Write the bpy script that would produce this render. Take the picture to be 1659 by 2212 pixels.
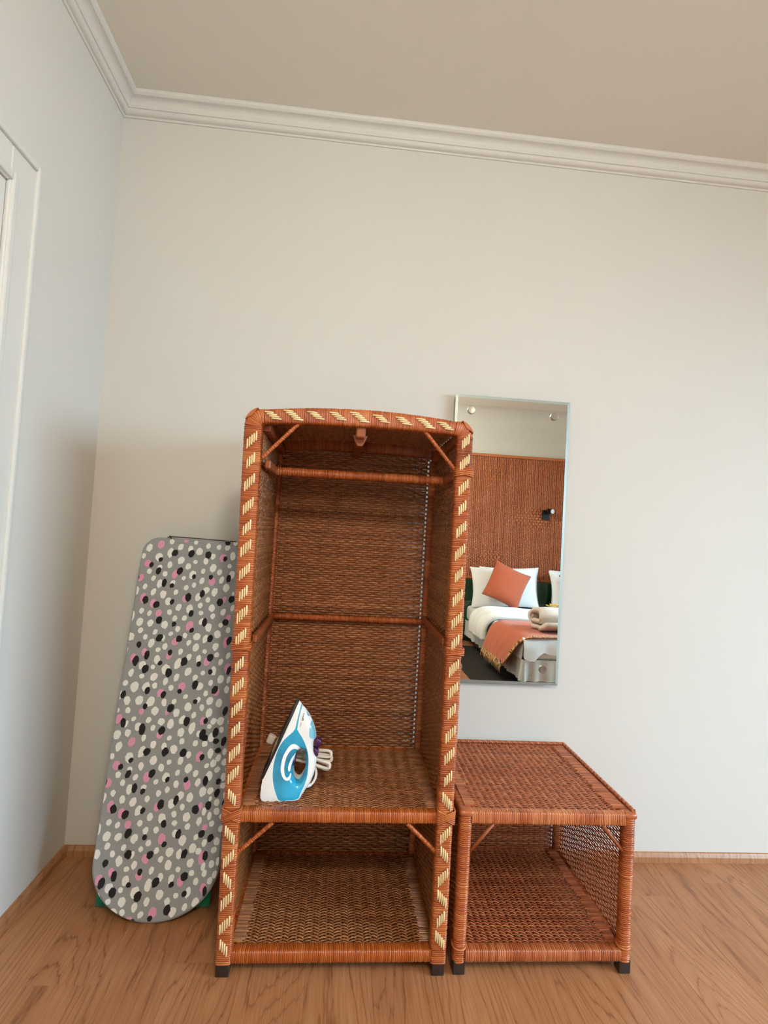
import bpy, bmesh, math, random, json
import numpy as np
from mathutils import Vector, Matrix
from mathutils.geometry import delaunay_2d_cdt

for _o in list(bpy.data.objects): bpy.data.objects.remove(_o)
SC = bpy.context.scene
COL = SC.collection
random.seed(7)
RNG = np.random.default_rng(7)
PI = math.pi

# ------------------------------------------------------------------ camera
cam_d = bpy.data.cameras.new('camera'); cam = bpy.data.objects.new('camera', cam_d); COL.objects.link(cam)
_r = Vector((0.99501649, -0.08080341, 0.05842089)); _u = Vector((-0.06151272, -0.03631694, 0.99744537)); _f = Vector((0.07847532, 0.99606822, 0.04110639))
_m = Matrix((( _r.x, _u.x, -_f.x, 0.98319), (_r.y, _u.y, -_f.y, -2.17677), (_r.z, _u.z, -_f.z, 1.3), (0, 0, 0, 1)))
cam.matrix_world = _m
cam_d.sensor_fit = 'HORIZONTAL'; cam_d.sensor_width = 36.0; cam_d.lens = 1146.69 / 1659 * 36.0
cam_d.clip_start = 0.02
SC.camera = cam

# ------------------------------------------------------------------ light
def srgb(r, g, b):
    f = lambda c: (c / 255 / 12.92) if c <= 10 else ((c / 255 + 0.055) / 1.055) ** 2.4
    return (f(r), f(g), f(b), 1.0)
world = bpy.data.worlds.new('sky'); SC.world = world; world.use_nodes = True
_wt = world.node_tree; _bg = _wt.nodes['Background']; _bg.inputs[1].default_value = 1.8
_tc = _wt.nodes.new('ShaderNodeTexCoord'); _sx = _wt.nodes.new('ShaderNodeSeparateXYZ'); _rp = _wt.nodes.new('ShaderNodeValToRGB')
_wt.links.new(_tc.outputs['Generated'], _sx.inputs[0]); _wt.links.new(_sx.outputs['Z'], _rp.inputs[0]); _wt.links.new(_rp.outputs[0], _bg.inputs[0])
_rp.color_ramp.elements[0].position = 0.0; _rp.color_ramp.elements[0].color = (0.16, 0.19, 0.14, 1)      # ground outside
_rp.color_ramp.elements[1].position = 0.03; _rp.color_ramp.elements[1].color = (0.74, 0.88, 1.0, 1)      # overcast sky
WIN = (-3.70, -1.20, 0.10, 2.35)      # window opening on the right wall: y0, y1, z0, z1
RX = 5.0                              # right wall
RY = -4.68                            # wall behind the bed
CH = 2.998                            # ceiling height
def area(name, loc, rot, sx, sy, power, color):
    l = bpy.data.lights.new(name, 'AREA'); l.shape = 'RECTANGLE'; l.size = sx; l.size_y = sy; l.energy = power; l.color = color
    o = bpy.data.objects.new(name, l); COL.objects.link(o); o.location = loc; o.rotation_euler = rot
    return o
_wl = area('window_daylight', (RX + 1.9, -3.0, 2.75), (0, 0, 0), 4.2, 3.0, 800, (0.53, 0.785, 1.0))
_wl.rotation_euler = Vector((-3.6, 1.3, -1.45)).to_track_quat('-Z', 'Y').to_euler()
vs = SC.view_settings
vs.view_transform = 'Standard'; vs.look = 'None'; vs.gamma = 1.0; vs.use_curve_mapping = False; vs.exposure = 0.71

SC.cycles.caustics_reflective = False; SC.cycles.caustics_refractive = False

# ------------------------------------------------------------------ materials
M = {}
class NT:
    def __init__(s, name):
        s.m = bpy.data.materials.new(name); s.m.use_nodes = True; s.t = s.m.node_tree; s.n = s.t.nodes
        s.b = s.n['Principled BSDF']; M[name] = s.m
    def node(s, typ, **kw):
        n = s.n.new(typ)
        for k, v in kw.items(): setattr(n, k, v)
        return n
    def link(s, a, b): s.t.links.new(a, b)
    def set(s, **kw):
        for k, v in kw.items(): s.b.inputs[k.replace('_', ' ')].default_value = v
        return s
    def ramp(s, fac, stops, interp='LINEAR'):
        r = s.node('ShaderNodeValToRGB'); r.color_ramp.interpolation = interp
        el = r.color_ramp.elements
        while len(el) < len(stops): el.new(0.5)
        for e, (p, c) in zip(el, stops): e.position = p; e.color = c
        s.link(fac, r.inputs[0]); return r.outputs[0]
    def noise(s, vec, scale, detail=3, rough=0.5, dist=0.0):
        n = s.node('ShaderNodeTexNoise'); n.inputs['Scale'].default_value = scale; n.inputs['Detail'].default_value = detail
        n.inputs['Roughness'].default_value = rough; n.inputs['Distortion'].default_value = dist
        if vec is not None: s.link(vec, n.inputs['Vector'])
        return n.outputs['Fac']
    def mapping(s, vec, scale=(1, 1, 1), loc=(0, 0, 0)):
        n = s.node('ShaderNodeMapping'); n.inputs['Scale'].default_value = scale; n.inputs['Location'].default_value = loc
        s.link(vec, n.inputs['Vector']); return n.outputs[0]
    def math(s, op, a, b=None):
        n = s.node('ShaderNodeMath', operation=op)
        for i, v in enumerate((a, b)):
            if v is None: continue
            if isinstance(v, (int, float)): n.inputs[i].default_value = v
            else: s.link(v, n.inputs[i])
        return n.outputs[0]
    def mix(s, fac, a, b, mode='MIX'):
        n = s.node('ShaderNodeMix', data_type='RGBA', blend_type=mode)
        for i, v in ((0, fac), (6, a), (7, b)):
            if isinstance(v, (int, float, tuple)): n.inputs[i].default_value = v
            else: s.link(v, n.inputs[i])
        return n.outputs[2]
    def bump(s, h, strength=0.3, dist=0.002):
        n = s.node('ShaderNodeBump'); n.inputs['Strength'].default_value = strength; n.inputs['Distance'].default_value = dist
        s.link(h, n.inputs['Height']); s.link(n.outputs[0], s.b.inputs['Normal'])
    def color(s, c): s.link(c, s.b.inputs['Base Color'])
    def coord(s, k='Object'): return s.node('ShaderNodeTexCoord').outputs[k]

def plain(name, rgb, rough=0.5, metal=0.0, grain=0.0, gscale=60.0, bump=0.0, **kw):
    t = NT(name); c = srgb(*rgb); t.set(Base_Color=c, Roughness=rough, Metallic=metal, **kw)
    if grain or bump:
        nz = t.noise(t.coord(), gscale, 4)
        if grain:
            d = tuple(x * (1 - grain) for x in c[:3]) + (1,); l = tuple(min(1, x * (1 + grain)) for x in c[:3]) + (1,)
            t.color(t.ramp(nz, [(0.3, d), (0.7, l)]))
        if bump: t.bump(nz, bump, 0.002)
    return t.m

plain('wall_paint', (208, 205, 197), 0.75, grain=0.012, gscale=1.3, bump=0.04)
plain('ceiling_paint', (224, 219, 208), 0.8, grain=0.01, gscale=1.1)
plain('trim_paint', (212, 210, 203), 0.5)
plain('door_paint', (214, 211, 202), 0.35)

def rattan(name, dark, mid, light, rough=0.36, spec=0.5):
    t = NT(name)
    a = t.node('ShaderNodeAttribute', attribute_name='tint').outputs['Fac']
    nz = t.noise(t.coord(), 26, 4, 0.6)
    f = t.math('ADD', t.math('MULTIPLY', a, 0.72), t.math('MULTIPLY', nz, 0.3))
    t.color(t.ramp(f, [(0.08, srgb(*dark)), (0.5, srgb(*mid)), (0.92, srgb(*light))]))
    t.set(Roughness=rough, Coat_Weight=0.15, Coat_Roughness=0.22)
    t.b.inputs['Specular IOR Level'].default_value = spec
    return t.m
rattan('rattan_wrap', (126, 54, 18), (168, 82, 30), (196, 120, 60))
rattan('rattan_weave', (98, 54, 26), (150, 90, 48), (190, 130, 80), 0.36)
rattan('rattan_table', (116, 54, 26), (168, 88, 48), (204, 132, 84), 0.34)
rattan('rattan_panel', (126, 62, 30), (176, 96, 52), (206, 130, 80), 0.5)
rattan('rattan_cream', (206, 168, 110), (232, 202, 148), (244, 224, 180), 0.45)
rattan('stick_wood', (104, 46, 20), (142, 74, 36), (166, 94, 50), 0.5, 0.3)
plain('foot_wood', (46, 34, 28), 0.5, grain=0.35, gscale=40)

def wood_floor(name, c0, c1, c2, gs=1.0):
    t = NT(name)
    oi = t.node('ShaderNodeObjectInfo')
    off = t.node('ShaderNodeCombineXYZ'); t.link(t.math('MULTIPLY', oi.outputs['Random'], 9.0), off.inputs[0]); t.link(t.math('MULTIPLY', oi.outputs['Random'], 23.0), off.inputs[1])
    add = t.node('ShaderNodeVectorMath', operation='ADD'); t.link(t.coord(), add.inputs[0]); t.link(off.outputs[0], add.inputs[1])
    v = add.outputs[0]
    rings = t.noise(t.mapping(v, (3.4 * gs, 0.42 * gs, 1)), 1.0, 1.5, 0.4, 0.3)      # contour lines of a slow field read as cathedral grain
    wob = t.noise(t.mapping(v, (60 * gs, 6 * gs, 10)), 1.0, 2)
    fr = t.math('FRACT', t.math('ADD', t.math('MULTIPLY', rings, 34.0), t.math('MULTIPLY', wob, 0.9)))
    line = t.ramp(fr, [(0.0, (0.05, 0.05, 0.05, 1)), (0.12, (0.8, 0.8, 0.8, 1)), (0.5, (1, 1, 1, 1)), (0.93, (0.8, 0.8, 0.8, 1)), (1.0, (0.2, 0.2, 0.2, 1))])
    fine = t.noise(t.mapping(v, (170 * gs, 4.5 * gs, 20)), 1.0, 4, 0.65)
    patchy = t.noise(t.mapping(v, (5, 1.2, 1)), 1.0, 3)
    lw = t.math('MULTIPLY', t.math('SUBTRACT', line, 1.0), t.math('MULTIPLY', patchy, 0.62))
    f = t.math('ADD', t.math('ADD', t.math('MULTIPLY', fine, 0.66), lw), t.math('ADD', t.math('MULTIPLY', patchy, 0.34), t.math('MULTIPLY', oi.outputs['Random'], 0.10)))
    t.color(t.ramp(f, [(0.10, srgb(*c0)), (0.46, srgb(*c1)), (0.76, srgb(*c2))]))
    t.set(Roughness=0.40); t.b.inputs['Specular IOR Level'].default_value = 0.4
    t.bump(f, 0.10, 0.0012)
    return t.m
wood_floor('floor_wood', (108, 64, 38), (160, 106, 68), (184, 134, 92))
wood_floor('skirting_wood', (124, 80, 50), (166, 116, 78), (188, 142, 104), 1.5)

def fabric(name, rgb, weave=900, grain=0.06, rough=0.9, bump=0.15, sheen=0.2):
    t = NT(name); c = srgb(*rgb); v = t.coord()
    n1 = t.noise(t.mapping(v, (weave, weave * 0.12, weave)), 1.0, 2); n2 = t.noise(t.mapping(v, (weave * 0.12, weave, weave)), 1.0, 2)
    f = t.math('MULTIPLY', t.math('ADD', n1, n2), 0.5)
    t.color(t.ramp(f, [(0.35, tuple(x * (1 - grain * 2) for x in c[:3]) + (1,)), (0.65, tuple(min(1, x * (1 + grain)) for x in c[:3]) + (1,))]))
    t.set(Roughness=rough, Sheen_Weight=sheen); t.bump(f, bump, 0.001)
    return t.m
fabric('cover_grey', (148, 151, 150), 700, 0.03)
fabric('print_white', (232, 234, 228), 700, 0.02)
fabric('print_black', (22, 18, 20), 700, 0.02)
fabric('print_pink', (222, 156, 186), 700, 0.02)
fabric('green_cloth', (12, 128, 88), 300, 0.08, sheen=0.1)
fabric('orange_linen', (192, 96, 62), 260, 0.10)
fabric('white_linen', (238, 238, 236), 400, 0.015)
fabric('sheet_white', (236, 236, 232), 300, 0.02)
fabric('towel_beige', (212, 196, 182), 260, 0.06, bump=0.6)
fabric('base_fabric', (214, 212, 204), 120, 0.05)
plain('black_elastic', (20, 18, 18), 0.8)
plain('steel', (176, 172, 160), 0.28, 1.0, grain=0.1, gscale=300)
plain('mirror_silver', (236, 242, 238), 0.0, 1.0)
plain('mirror_edge', (160, 170, 164), 0.45, 0.6)
plain('iron_white', (232, 230, 224), 0.28)
plain('iron_white_gloss', (240, 240, 236), 0.2)
plain('iron_blue', (38, 152, 188), 0.12, grain=0.4, gscale=11, Coat_Weight=0.6)
plain('iron_teal', (120, 180, 196), 0.15, Coat_Weight=0.5)
plain('iron_purple', (66, 18, 66), 0.3)
plain('iron_sole', (14, 12, 12), 0.55)
fabric('rug_brown', (30, 22, 14), 200, 0.2, sheen=0.0)
plain('iron_ink', (48, 48, 52), 0.5)
plain('cord_white', (226, 218, 204), 0.5)
plain('cord_tie', (190, 180, 150), 0.6)
plain('black_metal', (18, 18, 20), 0.35)
plain('lamp_face', (236, 236, 230), 0.4)
plain('headboard_green', (20, 62, 32), 0.06, Coat_Weight=1.0)
plain('flower_yellow', (232, 186, 60), 0.6)
plain('stem_green', (70, 104, 46), 0.6)
plain('white_metal', (220, 220, 216), 0.35)
plain('grey_metal', (150, 150, 150), 0.35, 0.8)
plain('lamp_glass', (250, 244, 230), 0.4, Emission_Strength=76.0, Emission_Color=(1, 0.92, 0.80, 1))  # emission of the fill globe added behind the camera
def glass():
    t = NT('window_glass'); n = t.n; mixn = n.new('ShaderNodeMixShader'); tr = n.new('ShaderNodeBsdfTransparent'); gl = n.new('ShaderNodeBsdfGlossy')
    gl.inputs['Roughness'].default_value = 0.02; mixn.inputs[0].default_value = 0.07
    t.link(tr.outputs[0], mixn.inputs[1]); t.link(gl.outputs[0], mixn.inputs[2]); t.link(mixn.outputs[0], n['Material Output'].inputs['Surface'])
glass()
def border_print():
    t = NT('throw_border'); v = t.coord()
    w = t.node('ShaderNodeTexVoronoi', feature='DISTANCE_TO_EDGE'); w.inputs['Scale'].default_value = 13; t.link(t.mapping(v, (2.6, 1.0, 0.5)), w.inputs['Vector'])
    t.color(t.ramp(w.outputs['Distance'], [(0.03, srgb(44, 30, 22)), (0.07, srgb(190, 146, 92)), (0.2, srgb(206, 172, 116)), (0.34, srgb(180, 96, 60))]))
    t.set(Roughness=0.9)
border_print()

# ------------------------------------------------------------------ mesh helpers
def mk(name, V, F, mat, smooth=True, tint=None):
    V = np.asarray(V, np.float32).reshape(-1, 3); me = bpy.data.meshes.new(name)
    if isinstance(F, tuple):                    # (quads, triangles)
        q, t = F; loops = np.concatenate([q.ravel(), t.ravel()]).astype(np.int32)
        starts = np.concatenate([np.arange(len(q)) * 4, len(q) * 4 + np.arange(len(t)) * 3]).astype(np.int32)
    elif isinstance(F, np.ndarray):
        k = F.shape[1]; loops = F.ravel().astype(np.int32); starts = np.arange(len(F), dtype=np.int32) * k
    else:
        starts = np.cumsum([0] + [len(f) for f in F])[:-1].astype(np.int32); loops = np.array([i for f in F for i in f], np.int32)
    me.vertices.add(len(V)); me.vertices.foreach_set('co', V.ravel())
    me.loops.add(len(loops)); me.loops.foreach_set('vertex_index', loops)
    me.polygons.add(len(starts)); me.polygons.foreach_set('loop_start', starts)
    me.polygons.foreach_set('use_smooth', np.full(len(starts), bool(smooth)))
    me.update(calc_edges=True); me.validate()
    if tint is not None and len(tint) == len(me.vertices):
        at = me.attributes.new('tint', 'FLOAT', 'POINT'); at.data.foreach_set('value', np.asarray(tint, np.float32))
    if mat: me.materials.append(M[mat])
    return me

def obj(name, me, parent=None, loc=(0, 0, 0), rot=(0, 0, 0)):
    o = bpy.data.objects.new(name, me); COL.objects.link(o); o.location = loc; o.rotation_euler = rot
    if parent is not None: o.parent = parent
    return o
def tag(o, label, cat, group=None):
    o['label'] = label; o['category'] = cat
    if group: o['group'] = group
    return o
def struct(name, me, parent=None, label=None):
    o = obj(name, me, parent); o['kind'] = 'structure'
    if label: o['label'] = label
    return o

class Thing:
    def __init__(s, name, label, cat, base=(0, 0, 0), group=None):
        s.o = bpy.data.objects.new(name, None); COL.objects.link(s.o); s.o.location = base; s.base = np.array(base, float)
        s.o.empty_display_size = 0.05
        tag(s.o, label, cat, group)
    def part(s, name, geo, mat, parent=None, smooth=True, kind=None, label=None):
        V, F = geo[0], geo[1]; tint = geo[2] if len(geo) > 2 else None
        o = obj(name, mk(name, np.asarray(V, float).reshape(-1, 3) - s.base, F, mat, smooth, tint), parent or s.o)
        if kind: o['kind'] = kind
        if label: o['label'] = label
        return o

class G:
    def __init__(s): s.V = []; s.F = []; s.T = []
    def add(s, V, F, t=0.5):
        b = len(s.V); s.V.extend([tuple(v) for v in V]); s.F.extend([[i + b for i in f] for f in F]); s.T.extend([t] * len(V)); return s
    def box(s, c, d, bev=0.0, rot=None, t=0.5, seg=1):
        bm = bmesh.new(); bmesh.ops.create_cube(bm, size=1.0)
        for v in bm.verts: v.co = Vector((v.co.x * d[0], v.co.y * d[1], v.co.z * d[2]))
        if bev: bmesh.ops.bevel(bm, geom=list(bm.edges), offset=min(bev, min(d) * 0.49), segments=seg, profile=0.5, affect='EDGES')
        R = rot if rot is not None else Matrix.Identity(3)
        bm.verts.ensure_lookup_table()
        V = [tuple((R @ v.co) + Vector(c)) for v in bm.verts]; F = [[v.index for v in f.verts] for f in bm.faces]; bm.free()
        return s.add(V, F, t)
    def bb(s, x0, x1, y0, y1, z0, z1, bev=0.0, t=0.5, seg=1):
        return s.box(((x0 + x1) / 2, (y0 + y1) / 2, (z0 + z1) / 2), (abs(x1 - x0), abs(y1 - y0), abs(z1 - z0)), bev, None, t, seg)
    def tube(s, P, r, sides=8, caps=True, t=0.5, closed=False):
        P = [Vector(p) for p in P]; n = len(P); rs = r if hasattr(r, '__len__') else [r] * n
        V = []; F = []; prev = None
        for i in range(n):
            a = P[(i - 1) % n] if (closed or i > 0) else P[i]; b = P[(i + 1) % n] if (closed or i < n - 1) else P[i]
            T = (b - a).normalized()
            if prev is None:
                prev = T.orthogonal().normalized()
            N = (prev - T * prev.dot(T))
            N = N.normalized() if N.length > 1e-6 else T.orthogonal().normalized()
            B = T.cross(N); prev = N
            for k in range(sides):
                a_ = 2 * PI * k / sides; V.append(P[i] + (N * math.cos(a_) + B * math.sin(a_)) * rs[i])
        m = n if closed else n - 1
        for i in range(m):
            for k in range(sides):
                j = (i + 1) % n; F.append([i * sides + k, i * sides + (k + 1) % sides, j * sides + (k + 1) % sides, j * sides + k])
        if caps and not closed:
            F.append(list(range(sides))[::-1]); F.append([(n - 1) * sides + k for k in range(sides)])
        return s.add(V, F, t)
    def lathe(s, prof, c, axis='z', n=24, t=0.5):
        V = []; F = []; k = len(prof)
        for i in range(n):
            a = 2 * PI * i / n
            for (r, h) in prof:
                p = (r * math.cos(a), r * math.sin(a), h)
                if axis == 'y': p = (p[0], -p[2], p[1])
                if axis == 'x': p = (p[2], p[0], p[1])
                V.append((p[0] + c[0], p[1] + c[1], p[2] + c[2]))
        for i in range(n):
            j = (i + 1) % n
            for q in range(k - 1): F.append([i * k + q, j * k + q, j * k + q + 1, i * k + q + 1])
        F.append([i * k for i in range(n)][::-1]); F.append([i * k + k - 1 for i in range(n)])
        return s.add(V, F, t)
    def prism(s, poly, fn0, fn1, t=0.5):
        n = len(poly); V = [fn0(p) for p in poly] + [fn1(p) for p in poly]
        F = [list(range(n))[::-1], list(range(n, 2 * n))] + [[i, (i + 1) % n, n + (i + 1) % n, n + i] for i in range(n)]
        return s.add(V, F, t)
    def out(s): return (s.V, s.F, s.T)

def gridf(n, m, wrap=True):
    i = np.arange(n - 1)[:, None]; j = np.arange(m if wrap else m - 1)[None, :]; j2 = (j + 1) % m
    return np.stack([i * m + j, i * m + j2, (i + 1) * m + j2, (i + 1) * m + j], -1).reshape(-1, 4)

def wrapbar(P, B, w, d, pitch=0.0056, bump=0.0021, M_=14, pw=5.0, tint=(0.28, 0.74), patch=True):
    """a cane-wrapped bar: rings of cane wound about a core that follows P; B is the depth axis"""
    P = np.asarray(P, float); seg = np.linalg.norm(np.diff(P, axis=0), axis=1); S = np.concatenate([[0], np.cumsum(seg)]); L = S[-1]
    n = max(3, int(round(L / pitch))); pt = L / n
    fr = np.array([0.0, 0.14, 0.5, 0.86]); h = np.array([0.0, 0.66, 1.0, 0.66])
    s = (np.arange(n)[:, None] + fr[None]).ravel() * pt; hh = np.tile(h, n); ring = np.repeat(np.arange(n), 4)
    s = np.append(s, L); hh = np.append(hh, 0.0); ring = np.append(ring, n - 1)
    C = np.stack([np.interp(s, S, P[:, k]) for k in range(3)], 1)
    Tn = np.gradient(P, S, axis=0) if len(P) > 2 else np.repeat(((P[1] - P[0]) / L)[None], 2, 0)
    T = np.stack([np.interp(s, S, Tn[:, k]) for k in range(3)], 1); T /= np.linalg.norm(T, axis=1)[:, None]
    B = np.asarray(B, float); Bv = B[None] - (T @ B)[:, None] * T; Bv /= np.linalg.norm(Bv, axis=1)[:, None]
    Sv = np.cross(Bv, T)
    W = np.interp(s, S, w) if hasattr(w, '__len__') else np.full(len(s), w)
    jit = RNG.normal(0, 0.00028, n)[ring]
    th = np.arange(M_) * 2 * PI / M_ + PI / M_
    e = 2.0 / pw
    cx = np.sign(np.cos(th)) * np.abs(np.cos(th)) ** e; sx = np.sign(np.sin(th)) * np.abs(np.sin(th)) ** e
    inset = (1 - hh) * bump - jit
    hw = (W / 2 - inset)[:, None] * cx[None]; hd = (d / 2 - inset)[:, None] * sx[None]
    skew = (RNG.normal(0, 0.10, n)[ring] * pt)[:, None] * cx[None] + (RNG.normal(0, 0.10, n)[ring] * pt)[:, None] * sx[None]
    V = C[:, None] + Sv[:, None] * hw[..., None] + Bv[:, None] * hd[..., None] + T[:, None] * skew[..., None]
    tb = RNG.uniform(tint[0], tint[1], n)
    if patch:                                   # runs of darker or lighter cane, as new lengths are spliced in
        i = 0
        while i < n:
            k = int(RNG.integers(4, 18)); tb[i:i + k] += RNG.normal(0, 0.13); i += k
    tv = np.repeat(tb[ring][:, None], M_, 1)
    F = gridf(len(s), M_)
    V = V.reshape(-1, 3); tv = np.clip(tv.ravel(), 0, 1)
    c0 = len(V); V = np.concatenate([V, C[:1], C[-1:]]); tv = np.concatenate([tv, [0.3, 0.3]])
    j = np.arange(M_); j2 = (j + 1) % M_; last = (len(s) - 1) * M_
    caps = np.concatenate([np.stack([np.full(M_, c0), j2, j], 1), np.stack([np.full(M_, c0 + 1), last + j, last + j2], 1)])
    return V, (F, caps), tv

def strands(P, N, E, rn, rw, sides=4):
    """tubes along P[rows,k,3]; cross-section spanned by N (thickness) and E (width)"""
    R, K = P.shape[:2]; th = np.arange(sides) * 2 * PI / sides + (PI / 4 if sides == 4 else 0)
    off = np.cos(th)[:, None] * np.asarray(N, float)[None] * rn + np.sin(th)[:, None] * np.asarray(E, float)[None] * rw
    V = P[:, :, None] + off[None, None]
    f = gridf(K, sides); F = (f[None] + (np.arange(R) * K * sides)[:, None, None]).reshape(-1, 4)
    return V.reshape(-1, 3), F

def weave(O, U, W, Lu, Lw, rp=0.0068, sp=0.02, amp=0.0022, rn=0.0021, rwf=0.62, stake_r=0.0022, bend=None, gap=0.0, seg=2, sides=4, tint=(0.28, 0.76), twine=False):
    """woven cane sheet: weavers run along U over and under stakes that run along W"""
    O = np.asarray(O, float); U = np.asarray(U, float); W = np.asarray(W, float); N = np.cross(U, W)
    ns = max(2, int(round(Lu / sp))); sp = Lu / ns; nr = max(2, int(round(Lw / rp))); rp = Lw / nr
    f = bend or (lambda u, w: 0 * u * w)
    Vs = []; Fs = []; Ts = []; b = 0
    if twine:                                   # 'twist': pairs of weavers twisted round each stake; 'zig': rows that rise and fall from stake to stake
        npr = max(2, int(round(Lw / (rp * 2)))); pp = Lw / npr; k = int(round(Lu / sp * 4)) + 1; u = np.arange(k) * sp / 4
        for ply in (0, 1):
            idx = np.arange(npr); uu = np.repeat(u[None], npr, 0); sg = 1 - 2 * ply
            if twine == 'twist': ww = ((idx + 0.5) * pp)[:, None] + sg * pp * 0.30 * np.cos(PI * uu / sp)
            else: ww = ((idx + 0.25 + 0.5 * ply) * pp)[:, None] + pp * 0.24 * np.cos(PI * uu / sp)
            ww = ww + RNG.normal(0, pp * 0.035, (npr, 1)) + RNG.normal(0, pp * 0.03, uu.shape)
            nn = sg * amp * np.sin(PI * uu / sp) * (1 + RNG.normal(0, 0.12, uu.shape)) + f(uu, ww)
            P = O + uu[..., None] * U + ww[..., None] * W + nn[..., None] * N
            V, F = strands(P, N, W, rn, pp * 0.5 * rwf, sides)
            t = RNG.uniform(tint[0], tint[1], npr)[:, None] + RNG.normal(0, 0.12, uu.shape); t = np.repeat(t.ravel(), sides)
            Vs.append(V); Fs.append(F + b); Ts.append(np.clip(t, 0, 1)); b += len(V)
    for par in (() if twine else (0, 1)):
        idx = np.arange(par, nr, 2); ln = Lu - (gap if par else 0.0)
        k = int(round(ln / sp * seg)) + 1
        u = np.arange(k) * sp / seg; u[-1] = ln
        w = (idx + 0.5) * rp
        uu = np.repeat(u[None], len(idx), 0); ww = np.repeat(w[:, None], k, 1) + RNG.normal(0, rp * 0.06, (len(idx), k)) + RNG.normal(0, rp * 0.05, (len(idx), 1))
        nn = amp * np.sin(PI * uu / sp + PI * par) * (1 + RNG.normal(0, 0.15, (len(idx), k))) + f(uu, ww)
        P = O + uu[..., None] * U + ww[..., None] * W + nn[..., None] * N
        V, F = strands(P, N, W, rn, rp * rwf, sides)
        t = RNG.uniform(tint[0], tint[1], len(idx))[:, None] + RNG.normal(0, 0.10, (len(idx), k)); t = np.repeat(t.ravel(), sides)
        Vs.append(V); Fs.append(F + b); Ts.append(np.clip(t, 0, 1)); b += len(V)
    su = (np.arange(ns) + 0.5) * sp; su = su[su < Lu - gap * 0.8]
    kw = 16; w = np.linspace(0, Lw, kw); uu = np.repeat(su[:, None], kw, 1); ww = np.repeat(w[None], len(su), 0)
    P = O + uu[..., None] * U + ww[..., None] * W + f(uu, ww)[..., None] * N
    V, F = strands(P, N, U, stake_r, stake_r, 4)
    Vs.append(V); Fs.append(F + b); Ts.append(np.full(len(V), 0.35))
    return np.concatenate(Vs), np.concatenate(Fs), np.concatenate(Ts)

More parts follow.
